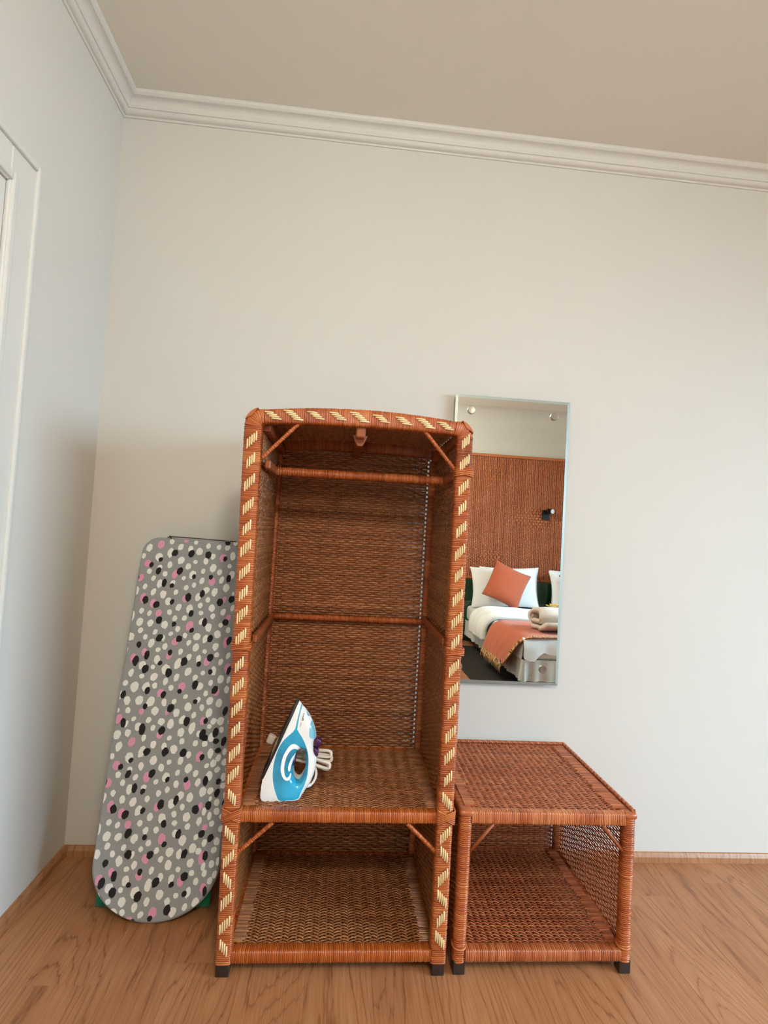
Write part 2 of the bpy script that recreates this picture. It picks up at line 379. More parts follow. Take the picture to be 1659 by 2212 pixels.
def arc(cx, cz, r, a0, a1, y, n=10):
    return [(cx + r * math.cos(a), y, cz + r * math.sin(a)) for a in np.linspace(a0, a1, n)]
DATA = json.loads('''{"spots":{"white":[[27,1223,11,15],[106,1250,9,10],[141,1232,10,12],[195,1252,8,8],[243,1241,9,10],[283,1239,9,10],[315,1238,10,10],[343,1258,8,10],[10,1191,8,10],[67,1189,13,16],[106,1208,11,18],[178,1226,9,13],[212,1218,12,14],[265,1202,9,11],[338,1208,10,16],[149,1181,12,14],[240,1182,9,13],[202,1177,8,8],[110,1162,9,13],[75,1151,9,9],[39,1134,9,10],[178,1159,10,12],[270,1158,12,15],[330,1168,8,8],[235,1144,8,10],[296,1143,9,11],[97,1127,9,10],[198,1129,12,15],[342,1136,11,15],[58,1109,8,10],[167,1114,8,8],[235,1108,9,12],[307,1115,9,13],[83,1090,10,15],[130,1096,9,9],[32,1077,8,10],[208,1090,8,10],[181,1079,9,10],[254,1073,12,13],[327,1086,12,15],[4,1061,8,16],[65,1058,9,13],[101,1051,11,14],[146,1061,8,10],[286,1068,11,15],[228,1047,11,15],[123,1026,11,15],[265,1038,8,10],[163,1006,10,13],[203,1003,12,15],[240,1016,9,10],[283,1008,12,14],[33,988,9,10],[62,980,8,10],[133,987,9,10],[246,989,9,8],[326,996,9,13],[358,1012,7,13],[2,966,9,19],[155,965,9,11],[189,968,9,10],[290,979,9,10],[33,947,12,14],[70,945,11,12],[122,941,12,14],[252,958,9,12],[279,938,12,15],[322,948,8,9],[170,928,9,10],[40,918,9,10],[92,914,8,10],[148,910,8,8],[351,931,8,11],[-2,927,6,7],[9,894,13,14],[60,895,8,10],[199,906,8,10],[242,903,13,13],[315,915,12,14],[124,894,6,11],[273,897,9,15],[84,875,11,15],[216,881,8,10],[355,1065,5,8],[-1,844,7,15],[134,864,9,12],[111,852,9,8],[191,849,8,11],[243,864,11,15],[276,852,8,8],[313,871,11,13],[362,841,8,11],[-2,799,5,13],[113,819,11,14],[65,797,13,14],[223,830,9,12],[258,825,9,14],[321,842,9,9],[187,806,11,19],[338,818,8,11],[102,792,8,8],[30,770,9,13],[148,785,14,17],[316,786,9,16],[227,780,12,14],[279,777,8,8],[68,759,9,8],[-2,756,5,9],[111,758,12,14],[189,759,9,13],[254,760,9,11],[344,758,11,15],[372,757,6,12],[16,734,9,10],[153,744,9,13],[49,723,14,17],[88,724,13,16],[117,729,9,10],[311,744,8,11],[175,723,9,10],[274,731,12,14],[369,723,9,13],[2,694,10,15],[298,708,8,10],[31,676,11,14],[72,678,13,15],[112,675,14,17],[229,695,8,8],[274,685,8,11],[315,683,12,13],[348,677,11,15],[158,673,9,13],[192,677,8,9],[39,643,9,10],[242,661,12,15],[290,660,8,11],[131,644,13,14],[205,640,11,14],[317,644,11,15],[266,634,8,11],[5,642,6,8],[63,616,8,8],[114,613,9,10],[157,609,12,12],[229,618,11,14],[360,617,12,14],[190,603,11,16],[81,591,11,14],[40,599,6,11],[132,588,8,10],[265,591,11,19],[324,598,8,8],[50,570,10,12],[15,563,12,15],[229,576,12,14],[367,589,8,10],[290,573,8,10],[335,564,11,15],[192,557,8,8],[106,555,8,11],[236,547,9,10]],"pink":[[68,1238,12,15],[158,1256,9,6],[302,1198,12,16],[29,1163,12,14],[134,1128,11,16],[11,1108,11,14],[272,1107,12,16],[31,1035,11,18],[69,1017,11,15],[182,1038,10,14],[325,1042,7,12],[95,982,11,13],[212,940,13,18],[347,977,9,10],[167,882,12,14],[348,887,10,19],[30,819,11,17],[65,842,10,13],[153,834,11,15],[288,817,11,15],[364,798,11,16],[141,705,12,13],[212,728,13,16],[334,714,11,14],[85,641,9,10],[173,641,7,9],[12,615,12,15],[299,616,10,13],[157,565,10,11]],"black":[[123,1208,12,12],[184,1209,12,14],[246,1207,12,14],[314,1258,10,10],[74,1180,8,8],[311,1195,8,10],[43,1158,8,10],[72,1137,9,13],[150,1140,11,14],[204,1122,7,9],[266,1123,8,9],[2,1110,5,10],[332,1121,9,15],[99,1093,9,15],[128,1084,8,9],[193,1045,11,15],[242,1059,9,15],[41,1028,11,14],[82,1012,12,13],[137,1025,8,10],[310,1031,12,14],[351,1044,11,13],[211,986,9,12],[100,957,11,14],[155,945,8,9],[263,956,9,15],[339,958,11,12],[221,925,8,9],[110,894,12,13],[180,893,11,12],[290,898,10,14],[359,893,9,15],[42,868,9,11],[39,811,11,17],[75,831,9,16],[155,844,8,10],[125,806,8,8],[209,814,12,15],[299,832,12,13],[261,808,8,9],[77,785,12,14],[159,774,12,15],[305,782,8,9],[370,790,7,15],[95,711,9,12],[257,736,11,15],[15,695,9,13],[152,699,9,12],[206,712,8,8],[328,721,11,14],[95,658,8,10],[265,679,8,8],[183,655,12,14],[-3,646,7,12],[373,651,9,15],[29,602,9,16],[244,613,11,15],[309,616,8,10],[96,583,11,19],[163,581,12,13],[304,571,11,19],[348,579,10,15],[379,551,9,15]]},"per":[-1,697],"cl":[[1.5574,1],[1.4948,1],[1.4297,1],[1.3592,1],[1.2945,1],[1.2341,1],[1.1644,1],[1.1003,1],[1.0391,1],[0.9728,1],[0.8918,1],[0.8286,1],[0.7656,1],[0.7028,1],[0.6376,1],[0.5752,1],[0.5104,-1],[0.4024,-1],[0.3356,1],[0.2742,-1],[0.2168,1],[0.1493,1],[0.0859,-1]],"cr":[[1.5969,1],[1.5322,1],[1.4563,1],[1.3921,1],[1.3266,1],[1.2571,1],[1.1879,1],[1.1175,1],[1.0487,1],[0.983,1],[0.9064,1],[0.8383,1],[0.7761,1],[0.7085,1],[0.6439,1],[0.5768,1],[0.51,-1],[0.4108,1],[0.3553,-1],[0.2878,1],[0.226,-1],[0.1657,1],[0.1069,-1]],"ct":[[0.7588,1.6414],[0.8193,1.6446],[0.887,1.6484],[0.9525,1.6506],[1.0184,1.6528],[1.0849,1.6522],[1.1534,1.6502],[1.221,1.6467],[1.2833,1.6414]],"iron":{"body":[[83,282],[77,273],[66,252],[47,207],[28,163],[10,120],[-3,81],[-8,59],[-11,34],[-12,12],[-11,2],[-6,-7],[3,-9],[25,-9],[47,-9],[74,-7],[102,-5],[114,-1],[120,7],[126,18],[137,34],[145,56],[150,85],[151,108],[145,116],[140,128],[138,139],[138,153],[140,163],[145,169],[145,174],[142,188],[136,207],[127,226],[118,241],[105,258],[94,268],[90,275]],"hole":[[102,138],[110,134],[115,118],[118,98],[116,71],[110,56],[102,44],[94,43],[84,53],[80,70],[79,86],[82,105],[87,125],[94,135]],"blue":[[92,270],[95,267],[89,237],[86,205],[87,199],[103,176],[116,150],[125,119],[127,87],[125,56],[117,31],[107,9],[103,-2],[73,-5],[47,-6],[36,10],[27,35],[22,60],[21,92],[26,124],[35,151],[49,173],[70,192],[79,204],[82,221],[87,246]],"band":[[100,140],[95,149],[82,158],[69,156],[58,142],[48,121],[44,96],[45,77],[52,60],[62,51],[73,53],[76,64],[74,70],[69,61],[61,61],[56,73],[54,93],[58,117],[66,134],[76,143],[86,143],[93,136]],"cres":[[86,127],[75,117],[67,97],[66,83],[70,76],[73,80],[74,89],[78,105]],"window":[[128,222],[136,207],[142,187],[145,173],[140,171],[130,172],[124,181],[123,200],[124,214]],"button1":[[140,163],[145,168],[156,167],[164,157],[162,141],[151,137],[142,144],[138,153]],"button2":[[138,138],[150,136],[155,127],[155,113],[151,109],[145,115],[140,127]],"nozzle":[[111,250],[117,244],[122,237],[116,238],[112,244]],"text0":[[102,250]],"text1":[[100,227]],"line0":[[97,222]],"line1":[[94,206]]}}''')

# ------------------------------------------------------------------ the room
T_ = 0.12
def slab(name, boxes, mat, label):
    g = G()
    for b in boxes: g.bb(*b)
    v, f, _ = g.out(); return struct(name, mk(name, v, f, mat, False), None, label)
DY0, DY1, DZ = -1.52, -0.665, 2.215            # door opening on the left wall
slab('wall_back', [(-T_, RX + T_, 0, T_, -0.05, CH)], 'wall_paint', 'plain off-white painted wall behind the wicker furniture')
slab('wall_left', [(-T_, 0, DY1, 0, -0.05, CH), (-T_, 0, RY, DY0, -0.05, CH), (-T_, 0, DY0, DY1, DZ, CH)], 'wall_paint', 'off-white wall with the doorway beside the ironing board')
slab('wall_right', [(RX, RX + T_, WIN[1], 0, -0.05, CH), (RX, RX + T_, RY, WIN[0], -0.05, CH), (RX, RX + T_, WIN[0], WIN[1], WIN[3], CH), (RX, RX + T_, WIN[0], WIN[1], -0.05, WIN[2])], 'wall_paint', 'off-white wall with the tall window')
slab('wall_front', [(-T_, RX + T_, RY - T_, RY, -0.05, CH)], 'wall_paint', 'off-white wall behind the bed')
slab('ceiling', [(-T_, RX + T_, RY - T_, T_, CH, CH + 0.1)], 'ceiling_paint', 'plain beige-white ceiling')
floor = slab('floor', [(-T_, RX + T_, RY - T_, T_, -0.08, -0.012)], 'floor_wood', 'warm brown wood laminate floor')
# laminate planks run towards the back wall
PW, PL = 0.192, 1.26
g = G(); g.bb(-PW / 2 + 0.00015, PW / 2 - 0.00015, -PL / 2 + 0.00015, PL / 2 - 0.00015, -0.012, 0.0, 0.0004)
v, f, _ = g.out(); plank_me = mk('plank', v, f, 'floor_wood', False)
ncol = int(math.ceil(RX / PW)); 
for i in range(ncol):
    x0 = i * PW; x1 = min(RX, x0 + PW); off = (i * 0.47) % 1.0 * PL
    y = 0.0 + off - PL
    ys = []
    top = 0.0; yy = -off
    cuts = [0.0]
    while yy > RY:
        if yy < -0.05: cuts.append(yy)
        yy -= PL
    cuts.append(RY)
    for a, b in zip(cuts[:-1], cuts[1:]):
        full = abs((a - b) - PL) < 1e-6 and x1 - x0 > PW - 1e-6
        if full: o = obj('plank', plank_me, floor, ((x0 + x1) / 2, (a + b) / 2, 0))
        else:
            g = G(); g.bb(-(x1 - x0) / 2 + 0.00015, (x1 - x0) / 2 - 0.00015, -(a - b) / 2 + 0.00015, (a - b) / 2 - 0.00015, -0.012, 0, 0.0004); v, f, _ = g.out()
            o = obj('plank', mk('plank', v, f, 'floor_wood', False), floor, ((x0 + x1) / 2, (a + b) / 2, 0))

def run_profile(prof, axis, a, b, flip):
    """extrude a 2-D profile (out from wall, z) along a wall"""
    n = len(prof); V = []
    for p_, t in ((a, 0), (b, 1)):
        for (o_, z) in prof:
            V.append((p_ + (o_ if not t else -o_), flip * o_, z) if axis == 'x' else (flip * o_, p_ + (-o_ if not t else o_), z))
    F = [list(range(n)), list(range(n, 2 * n))[::-1]] + [[i, n + i, n + (i + 1) % n, (i + 1) % n] for i in range(n)]
    return V, F
def shift(V, dx, dy): return [(x + dx, y + dy, z) for x, y, z in V]
BB = [(0, 0), (0.014, 0), (0.014, 0.022), (0.010, 0.030), (0.006, 0.036), (0, 0.038)]
def cove():
    z0 = 2.926; pr = [(0, z0), (0.005, z0), (0.007, z0 + 0.004)]
    pr += [(0.009 + 0.019 * math.sin(a), z0 + 0.006 + 0.016 * (1 - math.cos(a))) for a in np.linspace(0, PI / 2, 6)]
    pr += [(0.033, z0 + 0.023), (0.035, z0 + 0.027)]
    pr += [(0.037 + 0.027 * (1 - math.cos(a)), z0 + 0.030 + 0.023 * math.sin(a)) for a in np.linspace(0, PI / 2, 7)]
    pr += [(0.067, z0 + 0.055), (0.072, z0 + 0.060), (0.074, z0 + 0.066), (0.074, CH), (0, CH)]
    return pr
CV = cove()
SOFT = [(0, CH - 0.24)] + [(0.24 * (1 - math.cos(a)), CH - 0.24 + 0.24 * math.sin(a)) for a in np.linspace(0.03, PI / 2, 28)] + [(0.24, CH), (0, CH)]   # plain rounded cove over the bed
for nm, pr, mat, lab in (('baseboard', BB, 'skirting_wood', 'low brown wood skirting'), ('trim', CV, 'trim_paint', 'white moulded ceiling cornice')):
    for k, (side, axis, a, b, flip, dx, dy) in enumerate((('back', 'x', 0, RX, -1, 0, 0), ('left', 'y', 0, RY, 1, 0, 0), ('front', 'x', 0, RX, 1, 0, RY), ('right', 'y', 0, RY, -1, RX, 0))):
        name = '%s_%s' % (nm, side) if nm == 'baseboard' else 'trim_%d' % (k + 1)
        if nm == 'baseboard' and side == 'left':      # stops at the door casing
            V, F = run_profile(pr, 'y', 0, DY1 + 0.14 + 0.014, flip); 
            me = mk(name, V, F, mat, False)
            V2, F2 = run_profile(pr, 'y', DY0 - 0.14 - 0.014, RY, flip)
            V = V + V2; F = F + [[i + len(pr) * 2 for i in q] for q in F2]; me = mk(name, V, F, mat, False)
        else:
            soft = nm == 'trim' and side == 'front'
            V, F = run_profile(SOFT if soft else pr, axis, a, b, flip); me = mk(name, shift(V, dx, dy), F, 'wall_paint' if soft else mat, soft)
            if soft: V = [(min(max(x, 0), RX), y, z) for x, y, z in [((0 if i < len(SOFT) else RX), y, z) for i, (x, y, z) in enumerate(V)]]; me = mk(name, shift(V, dx, dy), F, 'wall_paint', False)
        struct(name, me, None, '%s along the %s wall' % (lab, side) if side != 'front' else ('low brown wood skirting behind the bed' if nm == 'baseboard' else 'smooth rounded cove where the bed wall meets the ceiling'))

# door on the left wall
d = struct('door_1', mk('door_1', *(lambda g: (g.out()[0], g.out()[1]))(G().bb(-0.085, -0.045, DY0 + 0.03, DY1 - 0.03, 0.005, DZ - 0.03, 0.003)), 'door_paint', False), None, 'cream painted door in a white moulded casing')
def cas(y0, y1, z0, z1, nm):
    g = G(); g.bb(0, 0.014, y0, y1, z0, z1, 0.004); v, f, _ = g.out(); return obj(nm, mk(nm, v, f, 'trim_paint', False), d)
CWD = 0.125
for (y0, y1, z0, z1) in ((DY1, DY1 + CWD, 0, DZ + CWD * 0.9), (DY0 - CWD, DY0, 0, DZ + CWD * 0.9), (DY0, DY1, DZ, DZ + CWD * 0.9)):
    cas(y0, y1, z0, z1, 'casing')
for (y0, y1, z0, z1) in ((DY1 + 0.004, DY1 + 0.03, 0, DZ + 0.03), (DY0 - 0.03, DY0 - 0.004, 0, DZ + 0.03), (DY0 - 0.004, DY1 + 0.004, DZ + 0.004, DZ + 0.03)):
    g = G(); g.bb(0.006, 0.022, y0, y1, z0, z1, 0.006, seg=2); v, f, _ = g.out(); obj('casing_bead', mk('casing_bead', v, f, 'trim_paint', False), d)
for (y0, y1, z0, z1) in ((DY1 + CWD - 0.016, DY1 + CWD + 0.004, 0, DZ + CWD * 0.9 + 0.006), (DY0 - CWD - 0.004, DY0 - CWD + 0.016, 0, DZ + CWD * 0.9 + 0.006), (DY0 - CWD + 0.016, DY1 + CWD - 0.016, DZ + CWD * 0.9 - 0.012, DZ + CWD * 0.9 + 0.008)):
    g = G(); g.bb(0.004, 0.024, y0, y1, z0, z1, 0.006, seg=2); v, f, _ = g.out(); obj('casing_edge', mk('casing_edge', v, f, 'trim_paint', False), d)
for (y0, y1, z0, z1) in ((DY1 - 0.03, DY1, 0, DZ), (DY0, DY0 + 0.03, 0, DZ), (DY0 + 0.03, DY1 - 0.03, DZ - 0.03, DZ)):
    g = G(); g.bb(-T_, 0.004, y0, y1, z0, z1, 0.002); v, f, _ = g.out(); obj('jamb', mk('jamb', v, f, 'trim_paint', False), d)
for (z0, z1) in ((0.2, 0.95), (1.1, 2.0)):
    g = G(); g.bb(-0.048, -0.038, DY0 + 0.16, DY1 - 0.16, z0, z1, 0.006); v, f, _ = g.out(); obj('door_panel', mk('door_panel', v, f, 'door_paint', False), d)
g = G(); g.lathe([(0.0, -0.04), (0.012, -0.04), (0.012, 0.0), (0.0, 0.0)], (0, 0, 0), 'x', 16); g.tube([(0.0, DY0 + 0.09, 1.02), (0.0, DY0 + 0.2, 1.02)], 0.009, 10)
g.V = [(x, y + (DY0 + 0.09 if i < 64 else 0), z + (1.02 if i < 64 else 0)) for i, (x, y, z) in enumerate(g.V)]
v, f, _ = g.out(); obj('door_handle', mk('door_handle', v, f, 'steel'), d)

# window on the right wall (daylight)
wy0, wy1, wz0, wz1 = WIN
g = G()
for (y0, y1, z0, z1) in ((wy0, wy0 + 0.06, wz0, wz1), (wy1 - 0.06, wy1, wz0, wz1), (wy0 + 0.06, wy1 - 0.06, wz0, wz0 + 0.07), (wy0 + 0.06, wy1 - 0.06, wz1 - 0.06, wz1), ((wy0 + wy1) / 2 - 0.03, (wy0 + wy1) / 2 + 0.03, wz0 + 0.07, wz1 - 0.06)):
    g.bb(RX + 0.03, RX + 0.09, y0, y1, z0, z1, 0.004)
v, f, _ = g.out(); win = struct('window_1', mk('window_1', v, f, 'trim_paint', False), None, 'tall white framed two-pane window beside the bed')
for (a, b) in ((wy0 + 0.06, (wy0 + wy1) / 2 - 0.03), ((wy0 + wy1) / 2 + 0.03, wy1 - 0.06)):
    g = G(); g.bb(RX + 0.057, RX + 0.061, a, b, wz0 + 0.07, wz1 - 0.06); v, f, _ = g.out(); obj('pane', mk('pane', v, f, 'window_glass', False), win)
g = G(); g.bb(RX - 0.03, RX + 0.03, wy0 - 0.04, wy1 + 0.04, wz0 - 0.03, wz0, 0.006); v, f, _ = g.out(); obj('window_sill', mk('window_sill', v, f, 'trim_paint', False), win)

# ------------------------------------------------------------------ wicker wardrobe
YF = -0.553                                    # centre depth of the front frame
YB = -0.075
wd = Thing('wicker_wardrobe', 'tall open-fronted brown wicker wardrobe with arched top and cream chevron inlay', 'wardrobe', (1.03, -0.31, 0))
Yv = (0, 1, 0)
XL0, XL1, XR = 0.7215, 0.7015, 1.3485             # left post foot / top, right post
R_ = 0.032
wd.part('front_post', wrapbar([(XL0, YF, 0.034), (XL1, YF, 1.600)], Yv, [0.046, 0.055], 0.042), 'rattan_wrap')
wd.part('front_post', wrapbar([(XR, YF, 0.034), (XR, YF, 1.607)], Yv, [0.049, 0.052], 0.042), 'rattan_wrap')
RAILX = [0.7335, 1.025, 1.3165]; RAILZ = [1.632, 1.6485, 1.639]
_pc = np.polyfit(RAILX, RAILZ, 2)
railz = lambda x: np.polyval(_pc, x)
xs = np.linspace(0.7335, 1.3165, 30)
wd.part('top_rail', wrapbar([(x, YF, railz(x)) for x in xs], Yv, list(0.045 + 0.010 * np.sin(np.linspace(0, PI, 30))), 0.042), 'rattan_wrap')
wd.part('corner_wrap', wrapbar(arc(0.7335, 1.600, R_, PI, PI / 2, YF), Yv, list(np.linspace(0.056, 0.046, 10)), 0.046, 0.0058), 'rattan_wrap')
wd.part('corner_wrap', wrapbar(arc(1.3165, 1.607, R_, PI / 2, 0, YF), Yv, list(np.linspace(0.047, 0.053, 10)), 0.046, 0.0058), 'rattan_wrap')
def cap(cx, cz, a):
    g = G(); pts = []
    for k in range(9):
        t = -0.45 + 0.90 * k / 8; pts.append((cx + 0.0585 * math.cos(a + t), cz + 0.0585 * math.sin(a + t)))
    for k in range(9):
        t = 0.45 - 0.90 * k / 8; q = 0.047 + 0.0115 * (abs(t) / 0.45) ** 1.5; pts.append((cx + q * math.cos(a + t), cz + q * math.sin(a + t)))
    g.prism(pts, lambda p: (p[0], YF - 0.0242, p[1]), lambda p: (p[0], YF + 0.02, p[1]), 0.55); return g.out()
wd.part('corner_cap', cap(0.7335, 1.600, PI * 0.75), 'rattan_wrap', smooth=False)
wd.part('corner_cap', cap(1.3165, 1.607, PI * 0.25), 'rattan_wrap', smooth=False)
for x in (0.722, 1.338): wd.part('back_post', wrapbar([(x, YB, 0.034), (x, YB, 1.60)], Yv, 0.036, 0.036), 'rattan_wrap')
xs = np.linspace(0.704, 1.356, 24)
wd.part('top_rail', wrapbar([(x, YB, railz(x) - 0.008) for x in xs], Yv, 0.046, 0.034), 'rattan_wrap')
# rails
wd.part('shelf_rail', wrapbar([(0.742, YF + 0.002, 0.4515), (1.327, YF + 0.002, 0.4555)], Yv, 0.036, 0.036, 0.0057), 'rattan_wrap')
wd.part('bottom_rail', wrapbar([(0.742, YF + 0.002, 0.053), (1.327, YF + 0.002, 0.055)], Yv, 0.038, 0.040, 0.0057), 'rattan_wrap')
Xv = (1, 0, 0)
for z, h in ((0.053, 0.036), (0.4525, 0.030)):
    wd.part('back_rail', wrapbar([(0.738, YB - 0.004, z), (1.322, YB - 0.004, z)], Yv, h, 0.030), 'rattan_wrap')
    for x in (0.729, 1.341): wd.part('side_rail', wrapbar([(x, YF + 0.02, z), (x, YB - 0.018, z)], Xv, h, 0.026, 0.0075), 'rattan_wrap')
for x in (0.735, 1.338): wd.part('side_rail', wrapbar([(x, YF + 0.02, 1.608 if x < 1 else 1.614), (x, YB - 0.018, 1.600 if x < 1 else 1.606)], Xv, 0.03, 0.03, 0.0075), 'stick_wood')
# woven sheets
wd.part('back_panel', weave((0.738, YB - 0.004, 0.07), (1, 0, 0), (0, 0, 1), 0.584, 1.555, 0.0086, 0.0235, 0.0036, 0.0020, 0.68, 0.0034, gap=0.013), 'rattan_weave', kind='stuff')
wd.part('side_panel', weave((0.7235, YF + 0.018, 0.07), (0, 1, 0), (0, 0, 1), YB - YF - 0.034, 1.568, 0.0078, 0.0200, 0.0030, 0.0019, 0.69, 0.0030), 'rattan_weave', kind='stuff')
wd.part('side_panel', weave((1.344, YF + 0.018, 0.07), (0, 1, 0), (0, 0, 1), YB - YF - 0.034, 1.575, 0.0078, 0.0200, 0.0030, 0.0019, 0.66, 0.0030), 'rattan_weave', kind='stuff')
wd.part('top_panel', weave((0.722, YB - 0.016, 0), (1, 0, 0), (0, -1, 0), 0.622, YB - YF - 0.030, 0.0062, 0.0195, rwf=0.55, bend=lambda u, w: -(railz(u + 0.722) + 0.012)), 'rattan_weave', kind='stuff')
wd.part('shelf_panel', weave((0.738, YF + 0.02, 0.464), (1, 0, 0), (0, 1, 0), 0.592, YB - YF - 0.040, 0.0058, 0.0225, 0.0030, 0.0020, 0.62, twine='zig'), 'rattan_weave', kind='stuff')
wd.part('floor_panel', weave((0.742, YF + 0.02, 0.066), (1, 0, 0), (0, 1, 0), 0.588, YB - YF - 0.040, 0.0060, 0.0225, 0.0032, 0.0020, 0.60, twine='zig'), 'rattan_weave', kind='stuff')
# flat lashing where the woven floor and shelf are tied round the side rails
def lashing(x0, x1, y0, y1, z, n):
    V = []; F = []; T = []
    for i in range(n):
        y = y0 + (y1 - y0) * (i + 0.5) / n; w = (y1 - y0) / n * 0.46; dx = RNG.normal(0, 0.004); sk = RNG.normal(0, 0.002)
        a = len(V); zz = z + RNG.uniform(0, 0.0012)
        for (xx, sk_) in ((x0, 0.0), (x1 + dx, sk)):
            V += [(xx, y - w + sk_, zz - 0.004), (xx, y - w + sk_, zz - 0.0012), (xx, y - w * 0.5 + sk_, zz), (xx, y + w * 0.5 + sk_, zz), (xx, y + w + sk_, zz - 0.0012), (xx, y + w + sk_, zz - 0.004)]
        F += [[a + k, a + k + 1, a + k + 7, a + k + 6] for k in range(5)] + [[a + 5, a, a + 6, a + 11], [a, a + 5, a + 4, a + 3, a + 2, a + 1], [a + 6, a + 7, a + 8, a + 9, a + 10, a + 11]]
        T += [RNG.uniform(0.05, 0.8)] * 12
    return V, F, T
for z in (0.0735, 0.4705):
    wd.part('edge_lashing', lashing(0.738, 0.774, YF + 0.022, YB - 0.02, z, 88), 'rattan_weave', smooth=False, kind='stuff')
    wd.part('edge_lashing', lashing(1.334, 1.300, YF + 0.022, YB - 0.02, z, 88), 'rattan_weave', smooth=False, kind='stuff')
# hanging rod, its blocks, the middle rails
wd.part('hanging_rod', wrapbar([(0.752, -0.36, 1.491), (1.332, -0.36, 1.495)], Yv, 0.030, 0.030, 0.0056, M_=14, pw=2.0), 'rattan_wrap')
def stick(x0, x1, y0, y1, z0, z1): return G().bb(x0, x1, y0, y1, z0, z1, 0.004, 0.5).out()
wd.part('rod_block', stick(0.738, 0.756, -0.535, -0.335, 1.478, 1.506), 'stick_wood', smooth=False)
wd.part('rod_block', stick(1.322, 1.340, -0.535, -0.335, 1.482, 1.510), 'stick_wood', smooth=False)
wd.part('middle_rail', wrapbar([(0.738, -0.102, 0.962), (1.328, -0.102, 0.966)], Yv, 0.024, 0.024, 0.0056, M_=12, pw=2.0), 'rattan_wrap')
wd.part('side_stick', stick(0.734, 0.750, -0.535, -0.095, 0.948, 0.972), 'stick_wood', smooth=False)
wd.part('side_stick', stick(1.317, 1.333, -0.535, -0.095, 0.964, 0.988), 'stick_wood', smooth=False)
zc = float(railz(1.025))
wd.part('ridge_beam', stick(1.011, 1.040, YF - 0.002, YB - 0.018, zc - 0.058, zc - 0.018), 'stick_wood', smooth=False)
g = G(); g.prism([(1.003, zc - 0.046), (1.048, zc - 0.046), (1.040, zc - 0.066), (1.033, zc - 0.078), (1.019, zc - 0.078), (1.011, zc - 0.066)], lambda p: (p[0], YF + 0.03, p[1]), lambda p: (p[0], YF + 0.06, p[1])); wd.part('ridge_bracket', g.out(), 'stick_wood', smooth=False)
YBr = YF - 0.004
for a, b, w in (((0.733, 1.508), (0.838, 1.622), 0.013), ((1.222, 1.626), (1.328, 1.506), 0.013), ((0.738, 0.343), (0.836, 0.432), 0.013), ((1.234, 0.436), (1.330, 0.350), 0.013)):
    wd.part('corner_brace', wrapbar([(a[0], YBr, a[1]), (b[0], YBr, b[1])], Yv, w, w, 0.0068, 0.0011, 10, 2.0), 'rattan_wrap')
for x, y in ((0.7205, YF), (1.350, YF), (0.722, YB), (1.338, YB)):
    wd.part('foot', G().bb(x - 0.019, x + 0.019, y - 0.018, y + 0.018, 0.0, 0.036, 0.002).out(), 'foot_wood', smooth=False)
# cream chevron inlay
def chevron(n, ln, wd_, step, lift, horiz=False):
    g = G()
    for k in range(n):
        a = (k - (n - 1) / 2) * step; b = (k - (n - 1) / 2) * lift; l = ln * (0.92 + 0.16 * random.random()); r = wd_ / 2
        if horiz: P = [(b - l / 2, 0.0012, -a), (b - l / 2 + 0.002, -0.0002, -a), (b, -0.0011, -a - 0.0006), (b + l / 2 - 0.002, -0.0002, -a - 0.0014), (b + l / 2, 0.0012, -a - 0.0014)]
        else: P = [(a, 0.0012, b - l / 2), (a, -0.0002, b - l / 2 + 0.002), (a + 0.0004, -0.0011, b), (a, -0.0002, b + l / 2 - 0.002), (a, 0.0012, b + l / 2)]
        g.tube(P, [r * 0.7, r * 0.95, r, r * 0.95, r * 0.7], 6, True, 0.25 + 0.6 * random.random())
    v, f, t = g.out(); return mk('inlay', v, f, 'rattan_cream', True, t)
CH_UP = [chevron(5 - (_ == 1), 0.030, 0.0056, 0.0062, 0.0062) for _ in range(3)]
CH_DN = [chevron(5 - (_ == 1), 0.030, 0.0056, 0.0062, -0.0062) for _ in range(3)]
CH_RL = [chevron(4 + _ % 2, 0.029, 0.0054, 0.0060, 0.0078, True) for _ in range(3)]
yi = YF - 0.0222
def inlay(x, z, me):
    o = obj('inlay', me, wd.o, (x - wd.base[0], yi - wd.base[1], z)); return o
for k, (z, s) in enumerate(DATA['cl']): inlay(XL0 + (XL1 - XL0) * z / 1.57, z, (CH_UP if s > 0 else CH_DN)[k % 3])
for k, (z, s) in enumerate(DATA['cr']): inlay(XR, z, (CH_UP if s > 0 else CH_DN)[(k + 1) % 3])
for k, (x, z) in enumerate(DATA['ct']): inlay(x, float(railz(x)) + 0.001, CH_RL[k % 3])
# crossed bindings at the shelf joint and above
def binding(x, z, w, slope, n=4, cross=True):
    g = G(); h = w / 2 + 0.001; yf = YF - 0.0225
    for sgn in ((1, -1) if cross else (1,)):
        for k in range(n):
            dz = (k - (n - 1) / 2) * 0.0055; zz = lambda s: z + dz + sgn * slope * s
            yo = yf - 0.0012 * (1 if sgn > 0 else 0)
            g.tube([(x - h, YF + 0.012, zz(-1.15)), (x - h, yo + 0.003, zz(-1.02)), (x - h + 0.003, yo, zz(-0.9)), (x, yo - 0.0008, zz(0)), (x + h - 0.003, yo, zz(0.9)), (x + h, yo + 0.003, zz(1.02)), (x + h, YF + 0.012, zz(1.15))], 0.0026, 6, True, 0.35 + 0.5 * random.random())
    return g.out()
wd.part('cross_binding', binding(0.7166, 0.458, 0.050, 0.011), 'rattan_wrap')
wd.part('cross_binding', binding(1.350, 0.462, 0.050, 0.011), 'rattan_wrap')
wd.part('cross_binding', binding(0.711, 0.945, 0.0535, 0.004, 3), 'rattan_wrap')
wd.part('cross_binding', binding(1.350, 0.955, 0.052, 0.004, 3), 'rattan_wrap')
wd.part('cross_binding', binding(1.350, 1.503, 0.053, 0.006, 3), 'rattan_wrap')

